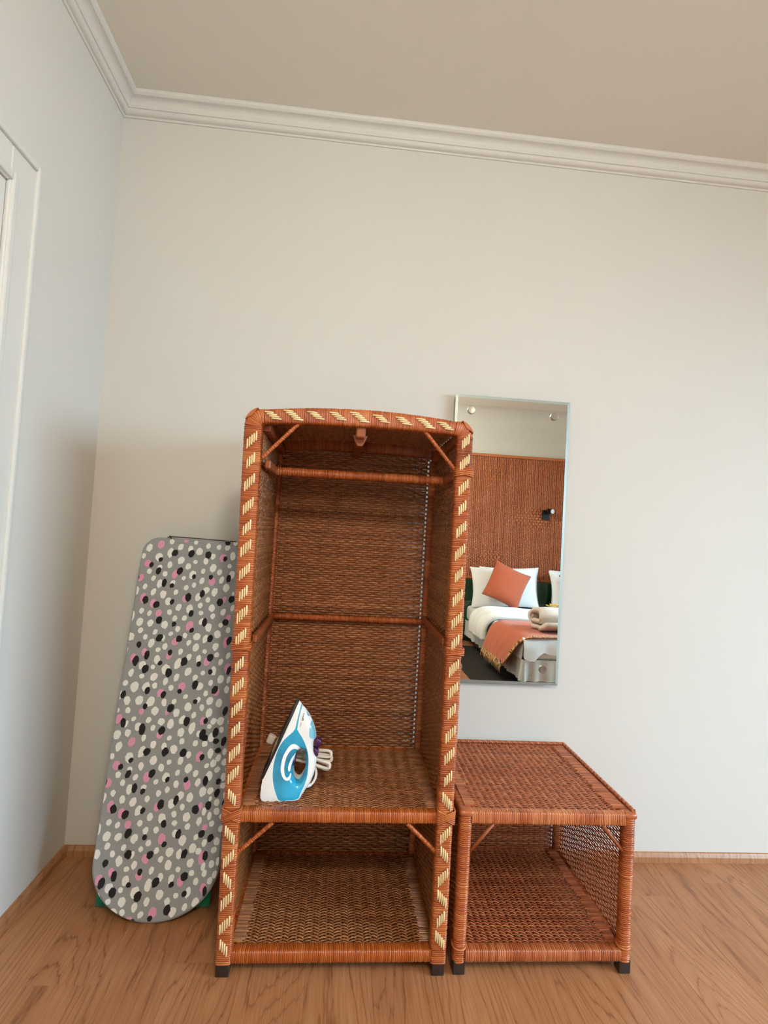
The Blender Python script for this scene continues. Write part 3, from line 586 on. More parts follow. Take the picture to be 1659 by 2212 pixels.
# ------------------------------------------------------------------ low wicker table
tb = Thing('wicker_side_table', 'low square wicker side table with open front standing against the wardrobe', 'table', (1.672, -0.297, 0))
X0, X1, Y0, Y1, ZT = 1.394, 1.951, -0.571, -0.026, 0.482
pw_ = 0.040
for x, y in ((X0 + 0.02, Y0 + 0.02), (X1 - 0.021, Y0 + 0.02), (X0 + 0.02, Y1 - 0.02), (X1 - 0.021, Y1 - 0.02)):
    tb.part('post', wrapbar([(x, y, 0.034), (x, y, ZT - 0.014)], Yv, pw_, pw_, 0.0056, M_=16, pw=2.6), 'rattan_wrap' if y < -0.3 else 'rattan_table')
    tb.part('foot', G().bb(x - 0.018, x + 0.018, y - 0.017, y + 0.017, 0, 0.040, 0.002).out(), 'foot_wood', smooth=False)
    tb.part('post_cap', G().box((x, y, ZT - 0.010), (0.043, 0.043, 0.020), 0.008, None, 0.45, 2).out(), 'rattan_table')
tb.part('top_rail', wrapbar([(X0 + 0.036, Y0 + 0.018, 0.4605), (X1 - 0.037, Y0 + 0.018, 0.4605)], Yv, 0.040, 0.036, 0.0057), 'rattan_table')
tb.part('top_rail', wrapbar([(X0 + 0.036, Y1 - 0.016, 0.4605), (X1 - 0.037, Y1 - 0.016, 0.4605)], Yv, 0.038, 0.030, 0.0057), 'rattan_table')
tb.part('bottom_rail', wrapbar([(X0 + 0.036, Y0 + 0.018, 0.0555), (X1 - 0.037, Y0 + 0.018, 0.0555)], Yv, 0.038, 0.040, 0.0057), 'rattan_table')
tb.part('bottom_rail', wrapbar([(X0 + 0.036, Y1 - 0.018, 0.0555), (X1 - 0.037, Y1 - 0.018, 0.0555)], Yv, 0.038, 0.034, 0.0057), 'rattan_table')
for x in (X0 + 0.017, X1 - 0.018):
    tb.part('side_rail', wrapbar([(x, Y0 + 0.038, 0.461), (x, Y1 - 0.038, 0.461)], Xv, 0.038, 0.030, 0.0075), 'rattan_table')
    tb.part('side_rail', wrapbar([(x, Y0 + 0.038, 0.056), (x, Y1 - 0.038, 0.056)], Xv, 0.036, 0.030, 0.0075), 'rattan_table')
tb.part('top_panel', weave((X0 + 0.03, Y0 + 0.03, 0.4765), (1, 0, 0), (0, 1, 0), X1 - X0 - 0.062, Y1 - Y0 - 0.056, 0.0056, 0.0215, 0.0042, 0.0021, 0.60, twine='twist'), 'rattan_table', kind='stuff')
tb.part('floor_panel', weave((X0 + 0.03, Y0 + 0.034, 0.068), (1, 0, 0), (0, 1, 0), X1 - X0 - 0.062, Y1 - Y0 - 0.066, 0.0062, 0.0215, 0.0042, 0.0020, 0.54, twine='twist'), 'rattan_table', kind='stuff')
tb.part('back_panel', weave((X0 + 0.036, Y1 - 0.02, 0.072), (1, 0, 0), (0, 0, 1), X1 - X0 - 0.074, 0.372, 0.0078, 0.0215, gap=0.012, rwf=0.56), 'rattan_table', kind='stuff')
tb.part('side_panel', weave((X0 + 0.017, Y0 + 0.036, 0.072), (0, 1, 0), (0, 0, 1), Y1 - Y0 - 0.072, 0.372, 0.0084, 0.0165, rwf=0.44), 'rattan_table', kind='stuff')
tb.part('side_panel', weave((X1 - 0.018, Y0 + 0.036, 0.072), (0, 1, 0), (0, 0, 1), Y1 - Y0 - 0.072, 0.372, 0.0085, 0.0200, 0.0017, 0.0012, 0.38, 0.0013), 'rattan_table', kind='stuff')
tb.part('edge_lashing', lashing(X1 - 0.032, X1 - 0.066, Y0 + 0.034, Y1 - 0.03, 0.0755, 92), 'rattan_table', smooth=False, kind='stuff')
tb.part('edge_lashing', lashing(X1 - 0.020, X1 - 0.064, Y0 + 0.030, Y1 - 0.03, 0.4835, 92), 'rattan_table', smooth=False, kind='stuff')
tb.part('edge_lashing', lashing(X0 + 0.020, X0 + 0.050, Y0 + 0.030, Y1 - 0.03, 0.4835, 92), 'rattan_table', smooth=False, kind='stuff')
def braid(P0, P1, r, n):
    P0 = np.array(P0); P1 = np.array(P1); D = P1 - P0; L = np.linalg.norm(D); D /= L
    A = np.cross(D, (0, 0, 1.0)); Bz = np.array((0, 0, 1.0)); g = G()
    for s in range(3):
        P = []
        for k in range(n * 8 + 1):
            t = k / (n * 8); a = 2 * PI * (t * n + s / 3); P.append(tuple(P0 + D * L * t + A * r * math.sin(a) + Bz * r * 0.7 * math.cos(a)))
        g.tube(P, r * 0.72, 6, True, (0.35, 0.6, 0.8)[s])
    return g.out()
tb.part('braided_edge', braid((X1 - 0.006, Y0 + 0.01, 0.484), (X1 - 0.006, Y1 - 0.004, 0.484), 0.0045, 22), 'rattan_table')
tb.part('braided_edge', braid((X0 + 0.02, Y1 - 0.005, 0.484), (X1 - 0.008, Y1 - 0.005, 0.484), 0.0045, 22), 'rattan_table')
for a, b in (((1.428, 0.353), (1.505, 0.445)), ((1.840, 0.445), (1.921, 0.353))):
    tb.part('corner_brace', G().tube([(a[0], Y0 + 0.012, a[1]), (b[0], Y0 + 0.012, b[1])], 0.0052, 10, True, 0.6).out(), 'stick_wood')
for x in (X0 + 0.02, X1 - 0.021):
    ring = [(x + 0.0212 * math.cos(a), Y0 + 0.02 + 0.0212 * math.sin(a), 0.079 + 0.004 * math.sin(a)) for a in np.linspace(0, 2 * PI, 24, endpoint=False)]
    tb.part('binding_ring', G().tube(ring, 0.0024, 6, False, 0.95, True).out(), 'rattan_wrap')

# ------------------------------------------------------------------ ironing board
LB = 1.2652
TD = np.array([0, 0.275, 1.235]) / LB            # up along the leaning board
ND = np.array([0, -1.235, 0.275]) / LB           # out of its face
BO = np.array([0.24, -0.365, 0.003])
def bpt(s, t, n=0.0): return tuple(BO + np.array([s, 0, 0]) + TD * t + ND * n)
NOSE = 0.173
def board_outline(inset=0.0):
    W = 0.41; P = []
    for a in np.linspace(PI, 2 * PI, 29): P.append((W / 2 + W / 2 * math.cos(a), NOSE + NOSE * math.sin(a)))      # round nose at the floor
    for cx, a0 in ((W - 0.062, 0), (0.062, PI / 2)):
        for a in np.linspace(a0, a0 + PI / 2, 9): P.append((cx + 0.062 * math.cos(a), LB - 0.062 + 0.062 * math.sin(a)))
    if inset:
        c = np.array((W / 2, LB / 2)); P = [tuple(np.array(p) + np.sign(c - np.array(p)) * inset * np.abs((c - np.array(p)) / np.array((W / 2, LB / 2)))) for p in P]
    return P
ib = Thing('ironing_board', 'grey ironing board with white, black and pink spots leaning upright in the corner', 'ironing board', (0.445, -0.36, 0))
o0, o1 = board_outline(), board_outline(0.006)
n = len(o0); V = [bpt(s, t, 0.0) for s, t in o1] + [bpt(s, t, -0.005) for s, t in o0] + [bpt(s, t, -0.020) for s, t in o0] + [bpt(s, t, -0.024) for s, t in o1]
F = [list(range(n)), list(range(3 * n, 4 * n))[::-1]]
for k in range(3): F += [[k * n + i, (k + 1) * n + i, (k + 1) * n + (i + 1) % n, k * n + (i + 1) % n] for i in range(n)]
cover = ib.part('padded_cover', (V, F), 'cover_grey', smooth=False)
def clip_in(s, t, m=0.004):                          # keep a print point on the cover
    if t < NOSE:
        r = math.hypot((s - 0.205) / (0.205 - m), (t - NOSE) / (NOSE - m))
        return (s, t) if r <= 1 else (0.205 + (s - 0.205) / r, NOSE + (t - NOSE) / r)
    s = min(max(s, m), 0.41 - m); t = min(t, LB - m)
    for cx, sg in ((0.062, -1), (0.348, 1)):
        if t > LB - 0.062 and (s - cx) * sg > 0:
            r = math.hypot(s - cx, t - LB + 0.062) / (0.062 - m)
            if r > 1: s, t = cx + (s - cx) / r, LB - 0.062 + (t - LB + 0.062) / r
    return s, t
per = DATA['per'][1] / 1000
spots = []                                           # the printed repeat runs twice down the cover
for kind in ('white', 'pink', 'black'):
    for rep in (0, 1):
        for (cx, cy, a, b) in DATA['spots'][kind]:
            s0, t0 = cx / 1000, cy / 1000 - rep * per
            if math.dist(clip_in(s0, t0, -0.006), (s0, t0)) > 1e-6: continue
            if any(k == kind and math.hypot(s0 - x, t0 - y) < (0.011 if rep else 0.004) for k, x, y, *_ in spots): continue
            spots.append((kind, s0, t0, a / 1000, b / 1000))
rr = random.Random(3)
for _ in range(900):                                 # the strip of cover behind the wardrobe post
    s0, t0 = rr.uniform(0.335, 0.405), rr.uniform(0.12, 0.62)
    if clip_in(s0, t0) == (s0, t0) and all(math.hypot(s0 - x, t0 - y) > 0.021 for k, x, y, *_ in spots): spots.append((rr.choice(('white', 'white', 'white', 'black')), s0, t0, rr.uniform(0.007, 0.011), rr.uniform(0.009, 0.013)))
for kind, lift in (('white', 0.0004), ('pink', 0.0006), ('black', 0.0008)):
    g = G()
    for (k_, s0, t0, a, b) in spots:
        if k_ != kind: continue
        pts = []; m_ = 16; tl = rr.uniform(-0.1, 0.6)
        for k in range(m_):
            an = 2 * PI * k / m_; q = 1 + rr.uniform(-0.09, 0.09); dx = a * math.cos(an) * q; dy = b * math.sin(an) * q
            if math.sin(an) < -0.6: dy *= 1 + rr.uniform(-0.06, 0.2)      # ragged brush end
            pts.append(clip_in(s0 + dx + dy * tl * 0.35, t0 + dy))
        c = clip_in(s0, t0); V = [bpt(c[0], c[1], lift)] + [bpt(s, t, lift) for s, t in pts]
        g.add(V, [[0, 1 + k, 1 + (k + 1) % m_] for k in range(m_)])
    ib.part('printed_spots', g.out(), 'print_' + kind, parent=cover, smooth=False, kind='stuff', label='%s printed brush spots' % kind)
ib.part('elastic_cord', G().tube([bpt(0.092, LB + 0.002, 0.001), bpt(0.10, LB + 0.004, 0.0), bpt(0.2, LB + 0.003, -0.002), bpt(0.345, LB - 0.001, -0.002)], [0.002, 0.0022, 0.0016, 0.0014], 6).tube([bpt(0.094, LB + 0.008, 0), bpt(0.102, LB - 0.004, 0.002)], 0.002, 6).tube([bpt(0.088, LB + 0.0, 0.002), bpt(0.108, LB + 0.004, 0.002)], 0.002, 6).out(), 'black_elastic')
for s in (0.09, 0.32):
    ib.part('folded_leg', G().tube([bpt(s, 0.30, -0.034), bpt(s + (0.115 - s * 0.5) * 0.4, 1.16, -0.034)], 0.009, 10).out(), 'white_metal')
ib.part('leg_bar', G().tube([bpt(0.05, 0.30, -0.034), bpt(0.36, 0.30, -0.034)], 0.009, 10).out(), 'white_metal')
ib.part('hinge_bar', G().tube([bpt(0.09, 0.80, -0.0345), bpt(0.32, 0.80, -0.0345)], 0.006, 8).out(), 'grey_metal')

# green cloth bag tucked behind the board
def bag():
    V = []; F = []; nu, nv = 16, 14; W, H = 0.372, 0.26
    for sgn in (1, -1):
        for j in range(nv + 1):
            for i in range(nu + 1):
                u = i / nu; v = j / nv; e = (1 - abs(2 * u - 1) ** 4) * (1 - abs(2 * v - 1) ** 4)
                th = 0.014 * e ** 0.6 + 0.0012 + 0.002 * e * math.sin(11 * u + 5 * v) * math.sin(7 * v)
                p = np.array([0.246 + W * u + 0.006 * (v - 0.2) * (1 - 2 * u), -0.292, 0.0]) + TD * (H * v + 0.006) + ND * (sgn * th)
                V.append((p[0], p[1], max(p[2], 0.001)))
    m = (nu + 1) * (nv + 1)
    for k in (0, 1):
        for j in range(nv):
            for i in range(nu):
                a = k * m + j * (nu + 1) + i; q = [a, a + 1, a + nu + 2, a + nu + 1]; F.append(q if k == 0 else q[::-1])
    edge = [i for i in range(nu + 1)] + [j * (nu + 1) + nu for j in range(1, nv + 1)] + [nv * (nu + 1) + i for i in range(nu - 1, -1, -1)] + [j * (nu + 1) for j in range(nv - 1, 0, -1)]
    for a, b in zip(edge, edge[1:] + edge[:1]): F.append([b, a, a + m, b + m])
    return V, F
gb = Thing('green_bag', 'flat green cloth bag on the floor peeking out behind the ironing board', 'bag', (0.432, -0.29, 0))
_b = gb.part('bag_body', bag(), 'green_cloth')
gb.part('handle_strap', G().tube([bpt(0.11, 0.27, -0.058), bpt(0.13, 0.31, -0.058), bpt(0.25, 0.31, -0.058), bpt(0.27, 0.27, -0.058)], 0.006, 8).out(), 'green_cloth')

# ------------------------------------------------------------------ steam iron
ID = DATA['iron']; IX, IY, IZ = 0.80, -0.45, 0.4745
A_ = lambda k: np.array(ID[k], float) / 1000
body = A_('body'); hole0 = A_('hole')
def rounded(L, k=5):
    n = len(L); out = []
    for i in range(n):
        a, b, c, d_ = L[i - 1], L[i], L[(i + 1) % n], L[(i + 2) % n]
        for j in range(k):
            t = j / k; out.append(0.5 * ((2 * b) + (c - a) * t + (2 * a - 5 * b + 4 * c - d_) * t * t + (3 * b - a - 3 * c + d_) * t ** 3))
    return np.array(out)
hole = rounded(hole0)
SOLE0, SOLE1 = body[7], body[0]                        # heel end and tip of the sole line
sd = (SOLE1 - SOLE0) / np.linalg.norm(SOLE1 - SOLE0); sn = np.array([sd[1], -sd[0]])
HT = body[:, 1].max()
def segd(P, A, B):
    d = B - A; t = np.clip(((P - A) @ d) / (d @ d + 1e-12), 0, 1); return np.linalg.norm(P - (A + t[:, None] * d), axis=1)
def thick(P):
    """half thickness of the iron at side-view points"""
    P = np.asarray(P, float).reshape(-1, 2)
    dm = np.full(len(P), 9.0)
    for i in range(len(body)):
        if i >= 17: dm = np.minimum(dm, segd(P, body[i], body[(i + 1) % len(body)]))
    dh = np.full(len(P), 9.0)
    for i in range(len(hole)): dh = np.minimum(dh, segd(P, hole[i], hole[(i + 1) % len(hole)]))
    hgt = np.clip(P[:, 1] / HT, 0, 1)
    T = 0.052 * np.clip(1 - hgt ** 2.0, 0, 1) ** 0.7 + 0.004
    q = np.clip(((P - SOLE0) @ sn) / 0.13, 0, 1)
    T = T * (1 - 0.60 * q ** 1.2 * np.clip(hgt * 2.4 + 0.12, 0, 1))
    prof = lambda d, R: np.sqrt(np.clip(1 - (1 - np.clip(d / R, 0, 1)) ** 2, 0, 1))
    return np.maximum(0.0012, T * np.minimum(0.25 + 0.75 * prof(dm, 0.022), 0.35 + 0.65 * prof(dh, 0.014)))
ZONES = (('swirl_band', rounded(A_('band')), 'iron_white_gloss'), ('swirl_mark', rounded(A_('cres')), 'iron_white_gloss'), ('refill_window', rounded(A_('window')), 'iron_teal'), ('spray_nozzle', rounded(A_('nozzle')), 'iron_teal'), ('water_tank', rounded(A_('blue'), 3), 'iron_blue'))
def inpoly(c, L):
    r = False; j = len(L) - 1
    for i in range(len(L)):
        if (L[i][1] > c[1]) != (L[j][1] > c[1]) and c[0] < (L[j][0] - L[i][0]) * (c[1] - L[i][1]) / (L[j][1] - L[i][1]) + L[i][0]: r = not r
        j = i
    return r
def iron_shell(step=0.0045):
    """side view of the iron cut along every colour border, then puffed to its thickness on both sides"""
    pts = []; edges = []
    for L in [body, hole] + [z[1] for z in ZONES]:
        b = len(pts); dense = []
        for i in range(len(L)):
            a, c = L[i], L[(i + 1) % len(L)]; k = max(1, int(round(np.linalg.norm(c - a) / step))); dense += [a + (c - a) * j / k for j in range(k)]
        pts += [Vector(p) for p in dense]; edges += [(b + i, b + (i + 1) % len(dense)) for i in range(len(dense))]
    B = np.array([tuple(p) for p in pts]); lo = body.min(0); hi = body.max(0)
    for x in np.arange(lo[0], hi[0], step):
        for y in np.arange(lo[1], hi[1], step):
            if np.min(np.linalg.norm(B - (x, y), axis=1)) > step * 0.5: pts.append(Vector((x, y)))
    v, e, f, ov, oe, of = delaunay_2d_cdt(pts, edges, [], 0, 1e-7)
    P = np.array([tuple(q) for q in v]); T = thick(P); zones = {}
    allf = []
    for q in f:
        q = list(q); c = P[q].mean(0)
        if not inpoly(c, body) or inpoly(c, hole): continue
        d1, d2 = P[q[1]] - P[q[0]], P[q[2]] - P[q[0]]
        if d1[0] * d2[1] - d1[1] * d2[0] < 0: q = q[::-1]
        allf.append(q)
        zones.setdefault(next((z[0] for z in ZONES if inpoly(c, z[1])), 'body'), []).append(q)
    F3 = lambda i: (IX + P[i][0], IY - T[i], IZ + P[i][1]); B3 = lambda i: (IX + P[i][0], IY + T[i], IZ + P[i][1])
    out = []
    mats = {z[0]: z[2] for z in ZONES}; mats['body'] = 'iron_white'
    for nm, fs in zones.items():
        used = sorted({i for q in fs for i in q}); ix = {o: k for k, o in enumerate(used)}
        fr = ([F3(i) for i in used], [[ix[i] for i in q] for q in fs]); bk = ([B3(i) for i in used], [[ix[i] for i in q[::-1]] for q in fs])
        if nm == 'body':
            n = len(used); V = fr[0] + bk[0]; F = fr[1] + [[i + n for i in q] for q in bk[1]]
            es = {(a, b) for q in allf for a, b in zip(q, q[1:] + q[:1])}
            for (a, b) in es:
                if (b, a) not in es:
                    k = len(V); V += [F3(b), F3(a), B3(a), B3(b)]; F.append([k, k + 1, k + 2, k + 3])
            out.append((nm, (V, F), mats[nm]))
        else:
            out.append((nm, fr, mats[nm])); out.append((nm, bk, mats[nm]))
    return out
ir = Thing('steam_iron', 'white and turquoise steam iron standing on its heel on the wicker shelf', 'iron', (0.86, -0.45, 0.4745))
for nm, geo, mat in iron_shell(): ir.part(nm, geo, mat)
def knob(k, h):
    P = A_(k); c = P.mean(0); g = G()
    L = [[(IX + c[0] + (p[0] - c[0]) * s, IY + y, IZ + c[1] + (p[1] - c[1]) * s) for p in P] for s, y in ((0.7, -h), (1, -h * 0.6), (1, h * 0.6), (0.7, h))]
    n = len(P); V = sum(L, []); F = [list(range(n)), list(range(3 * n, 4 * n))[::-1]]
    for r in range(3): F += [[r * n + i, (r + 1) * n + i, (r + 1) * n + (i + 1) % n, r * n + (i + 1) % n] for i in range(n)]
    return V, F
ir.part('steam_button', knob('button1', 0.012), 'iron_purple'); ir.part('steam_button', knob('button2', 0.012), 'iron_purple')
g = G(); hc = hole.mean(0)
g.lathe([(0.0, -0.02), (0.014, -0.018), (0.016, 0.0), (0.014, 0.018), (0.0, 0.02)], (0, 0, 0), 'y', 16); g.V = [(IX + hc[0] - 0.020 + x * 0.55, IY + y, IZ + hc[1] + 0.012 + z * 1.3) for x, y, z in g.V]
ir.part('temperature_dial', g.out(), 'iron_purple')
# sole plate: a pointed oval standing along the sole line
def sole():
    P = []; m_ = 20; L = np.linalg.norm(SOLE1 - SOLE0) + 0.004
    for k in range(m_ + 1):
        t = k / m_; P.append((t * L, 0.055 * max(0.0, 1 - t ** 2.0) ** 0.72 + 0.0005))
    ring = [(a, -b) for a, b in P] + [(a, b) for a, b in P[::-1]]
    f = lambda o: (lambda p: (IX + SOLE0[0] + sd[0] * p[0] + sn[0] * o, IY + p[1], IZ + SOLE0[1] + sd[1] * p[0] + sn[1] * o))
    return G().prism(ring, f(-0.006), f(0.002)).out()
ir.part('sole_plate', sole(), 'iron_sole', smooth=False)
# cord: from the heel, wound into a bundle behind the handle and tied
B0 = np.array((IX + 0.118, IY + 0.005, IZ + 0.018))
def P3(x, z, y=0.0): return (IX + x, IY + y, IZ + z)
cord = [P3(0.108, 0.016, 0), P3(0.122, 0.012, 0.0), P3(0.138, 0.018, 0.002), P3(0.150, 0.034, 0.012), P3(0.150, 0.050, 0.03), P3(0.135, 0.066, 0.045), P3(0.10, 0.085, 0.05), P3(0.075, 0.095, 0.05)]
def smooth_path(P, k=6):
    P = [Vector(p) for p in P]; out = []
    for i in range(len(P) - 1):
        a, b, c, d_ = P[max(i - 1, 0)], P[i], P[i + 1], P[min(i + 2, len(P) - 1)]
        for j in range(k):
            t = j / k; out.append(tuple(0.5 * ((2 * b) + (c - a) * t + (2 * a - 5 * b + 4 * c - d_) * t * t + (3 * b - a - 3 * c + d_) * t ** 3)))
    out.append(tuple(P[-1])); return out
pc = ir.part('power_cord', G().tube(smooth_path(cord), 0.0042, 8).out(), 'cord_white')
loops_ = []
for (ax, az, dy, bx, bz) in ((0.196, 0.104, 0.030, 0.05, 0.100), (0.198, 0.088, 0.036, 0.05, 0.094), (0.194, 0.068, 0.028, 0.048, 0.090), (0.190, 0.060, 0.040, 0.05, 0.088)):
    w = 0.0064; lp = [P3(bx, bz - w, dy + 0.016), P3((ax + bx) / 2, (az + bz) / 2 - w * 1.3, dy + 0.012), P3(ax - 0.010, az - w * 1.5, dy), P3(ax, az, dy - 0.004), P3(ax - 0.010, az + w * 1.5, dy), P3((ax + bx) / 2, (az + bz) / 2 + w * 1.2, dy + 0.012), P3(bx, bz + w, dy + 0.016)]
    ir.part('cord_loop', G().tube(smooth_path(lp, 6), 0.0050, 8).out(), 'cord_white')
ir.part('cord_tie', G().tube([P3(0.105, 0.095, 0.044), P3(0.122, 0.093, 0.042)], 0.016, 12).out(), 'cord_tie')
ir.part('cord_loop', G().tube(smooth_path([P3(0.095, 0.100, 0.05), P3(0.105, 0.122, 0.048), P3(0.098, 0.142, 0.05), P3(0.082, 0.136, 0.052), P3(0.080, 0.104, 0.052)]), 0.0036, 8).out(), 'cord_white')
ir.part('strain_relief', G().tube([cord[0], cord[1], cord[2]], [0.0062, 0.0058, 0.0048], 10).out(), 'iron_white')
ir.part('plug', G().box(P3(-0.004, 0.128, 0.078), (0.026, 0.024, 0.030), 0.006, Matrix.Rotation(0.4, 3, 'Y'), 0.5, 2).out(), 'cord_white')
def text_mesh(body_, size, mat, depth=0.0003):
    cu = bpy.data.curves.new('lettering', 'FONT'); cu.body = body_; cu.size = size; cu.align_x = 'CENTER'; cu.align_y = 'CENTER'; cu.extrude = depth
    t = bpy.data.objects.new('lettering_tmp', cu); COL.objects.link(t); dg = bpy.context.evaluated_depsgraph_get(); dg.update()
    me = bpy.data.meshes.new_from_object(t.evaluated_get(dg)); bpy.data.objects.remove(t); me.materials.clear(); me.materials.append(M[mat]); return me
def write_on_iron(txt, a, b, size, nm):
    c = (a + b) / 2; d_ = (b - a) / np.linalg.norm(b - a)
    yy = IY - max(thick([a])[0], thick([b])[0], thick([c])[0]) - 0.0010
    me = text_mesh(txt, size, 'iron_ink'); w = max(v.co.x for v in me.vertices) - min(v.co.x for v in me.vertices)
    s = np.linalg.norm(b - a) / w
    for v in me.vertices:
        x, y = v.co.x * s, v.co.y * s; up = np.array([-d_[1], d_[0]])
        q = c + d_ * x + up * y; v.co = Vector((IX + q[0], yy - v.co.z, IZ + q[1])) - Vector(ir.base)
    o = obj(nm, me, ir.o); return o
write_on_iron('PHILIPS', A_('text0')[0], A_('text1')[0], 0.01, 'lettering')
g = G(); a, b = A_('line0')[0], A_('line1')[0]; yy = IY - thick([(a + b) / 2])[0] - 0.0009
g.tube([(IX + a[0], yy, IZ + a[1]), (IX + b[0], yy, IZ + b[1])], 0.0005, 5); ir.part('lettering', g.out(), 'iron_ink')

# ------------------------------------------------------------------ wall mirror
mr = Thing('wall_mirror', 'tall frameless rectangular mirror hung by round steel studs above the low table', 'mirror', (1.666, 0.0, 0.718))
mx0, mx1, mz0, mz1 = 1.422, 1.911, 0.718, 1.897; bv = 0.011
V = [(x, y, z) for (x, y, z) in ((mx0 + bv, -0.030, mz0 + bv), (mx1 - bv, -0.030, mz0 + bv), (mx1 - bv, -0.030, mz1 - bv), (mx0 + bv, -0.030, mz1 - bv), (mx0 + bv, -0.0265, mz0 + bv), (mx1 - bv, -0.0265, mz0 + bv), (mx1 - bv, -0.0265, mz1 - bv), (mx0 + bv, -0.0265, mz1 - bv))]
mr.part('glass', (V, [[0, 1, 2, 3], [7, 6, 5, 4], [0, 4, 5, 1], [1, 5, 6, 2], [2, 6, 7, 3], [3, 7, 4, 0]]), 'mirror_silver', smooth=False)
for (a, b) in (((mx0, mz0), (mx1, mz0)), ((mx1, mz0), (mx1, mz1)), ((mx1, mz1), (mx0, mz1)), ((mx0, mz1), (mx0, mz0))):
    cx, cz = (mx0 + mx1) / 2, (mz0 + mz1) / 2
    inn = lambda p: (p[0] + math.copysign(bv, cx - p[0]), p[1] + math.copysign(bv, cz - p[1]))
    ai, bi = inn(a), inn(b)
    V = [(a[0], -0.0287, a[1]), (b[0], -0.0287, b[1]), (bi[0], -0.030, bi[1]), (ai[0], -0.030, ai[1]), (a[0], -0.0245, a[1]), (b[0], -0.0245, b[1]), (bi[0], -0.0245, bi[1]), (ai[0], -0.0245, ai[1])]
    mr.part('bevelled_edge', (V, [[0, 1, 2, 3], [7, 6, 5, 4], [0, 4, 5, 1], [2, 6, 7, 3], [1, 5, 6, 2], [3, 7, 4, 0]]), 'mirror_edge', smooth=False)
for x, z in ((1.49, 1.833), (1.844, 1.832), (1.844, 0.782), (1.49, 0.782)):
    st = mr.part('stud', G().lathe([(0.0, 0.0), (0.009, 0.0), (0.009, 0.0265), (0.0165, 0.0302), (0.0165, 0.036), (0.0145, 0.038), (0.004, 0.0376), (0.0, 0.0376)], (x, 0, z), 'y', 24).out(), 'steel', smooth=False)

# ------------------------------------------------------------------ the bed (seen in the mirror)
FY, HY = -2.46, RY + 0.07                           # foot, head
BX0, BX1 = 2.64, 4.52
bed = Thing('double_bed', 'double bed with white mattress and pale pleated base', 'bed', ((BX0 + BX1) / 2, (FY + HY) / 2, 0))
bed.part('plinth', G().bb(BX0 + 0.06, BX1 - 0.06, HY + 0.02, FY - 0.06, 0.0, 0.09, 0.004).out(), 'foot_wood', smooth=False)
bed.part('base', G().bb(BX0 + 0.012, BX1 - 0.012, HY, FY - 0.012, 0.09, 0.27, 0.02, seg=2).out(), 'base_fabric', smooth=False)
bed.part('mattress', G().bb(BX0, BX1, HY, FY, 0.27, 0.455, 0.045, seg=4).out(), 'sheet_white')
def skirt():
    P = []
    def run(a, b, nrm, k):
        for i in range(k):
            t = i / k; P.append((a[0] + (b[0] - a[0]) * t, a[1] + (b[1] - a[1]) * t, nrm, i))
    run((BX0, HY), (BX0, FY), (-1, 0), 220); run((BX0, FY), (BX1, FY), (0, 1), 200); run((BX1, FY), (BX1, HY), (1, 0), 220)
    V = []; F = []; zs = (0.275, 0.22, 0.15, 0.09); off = random.Random(5)
    ph = [off.uniform(0, 2 * PI) for _ in range(3)]
    for (x, y, nrm, i) in P:
        s = x * 1.0 + y * 1.0
        w = 0.5 + 0.5 * math.sin(s * 46 + 1.6 * math.sin(s * 11 + ph[0])); w2 = max(0, math.sin(s * 19 + ph[1])) ** 6
        for z in zs:
            q = (0.275 - z) / 0.185; o_ = 0.004 + (0.016 * w + 0.020 * w2) * (0.35 + 0.65 * q)
            V.append((x + nrm[0] * o_, y + nrm[1] * o_, z))
    m_ = len(zs)
    for i in range(len(P) - 1):
        for k in range(m_ - 1): F.append([i * m_ + k, i * m_ + k + 1, (i + 1) * m_ + k + 1, (i + 1) * m_ + k])
    return V, F
bed.part('bed_skirt', skirt(), 'base_fabric')
g = G(); g.bb(2.30, 4.86, RY + 0.014, RY + 0.065, 0.0, 0.785, 0.012, seg=3); v, f, _ = g.out()
tag(obj('headboard', mk('headboard', v, f, 'headboard_green', False)), 'glossy dark green headboard board standing behind the white pillows', 'headboard')

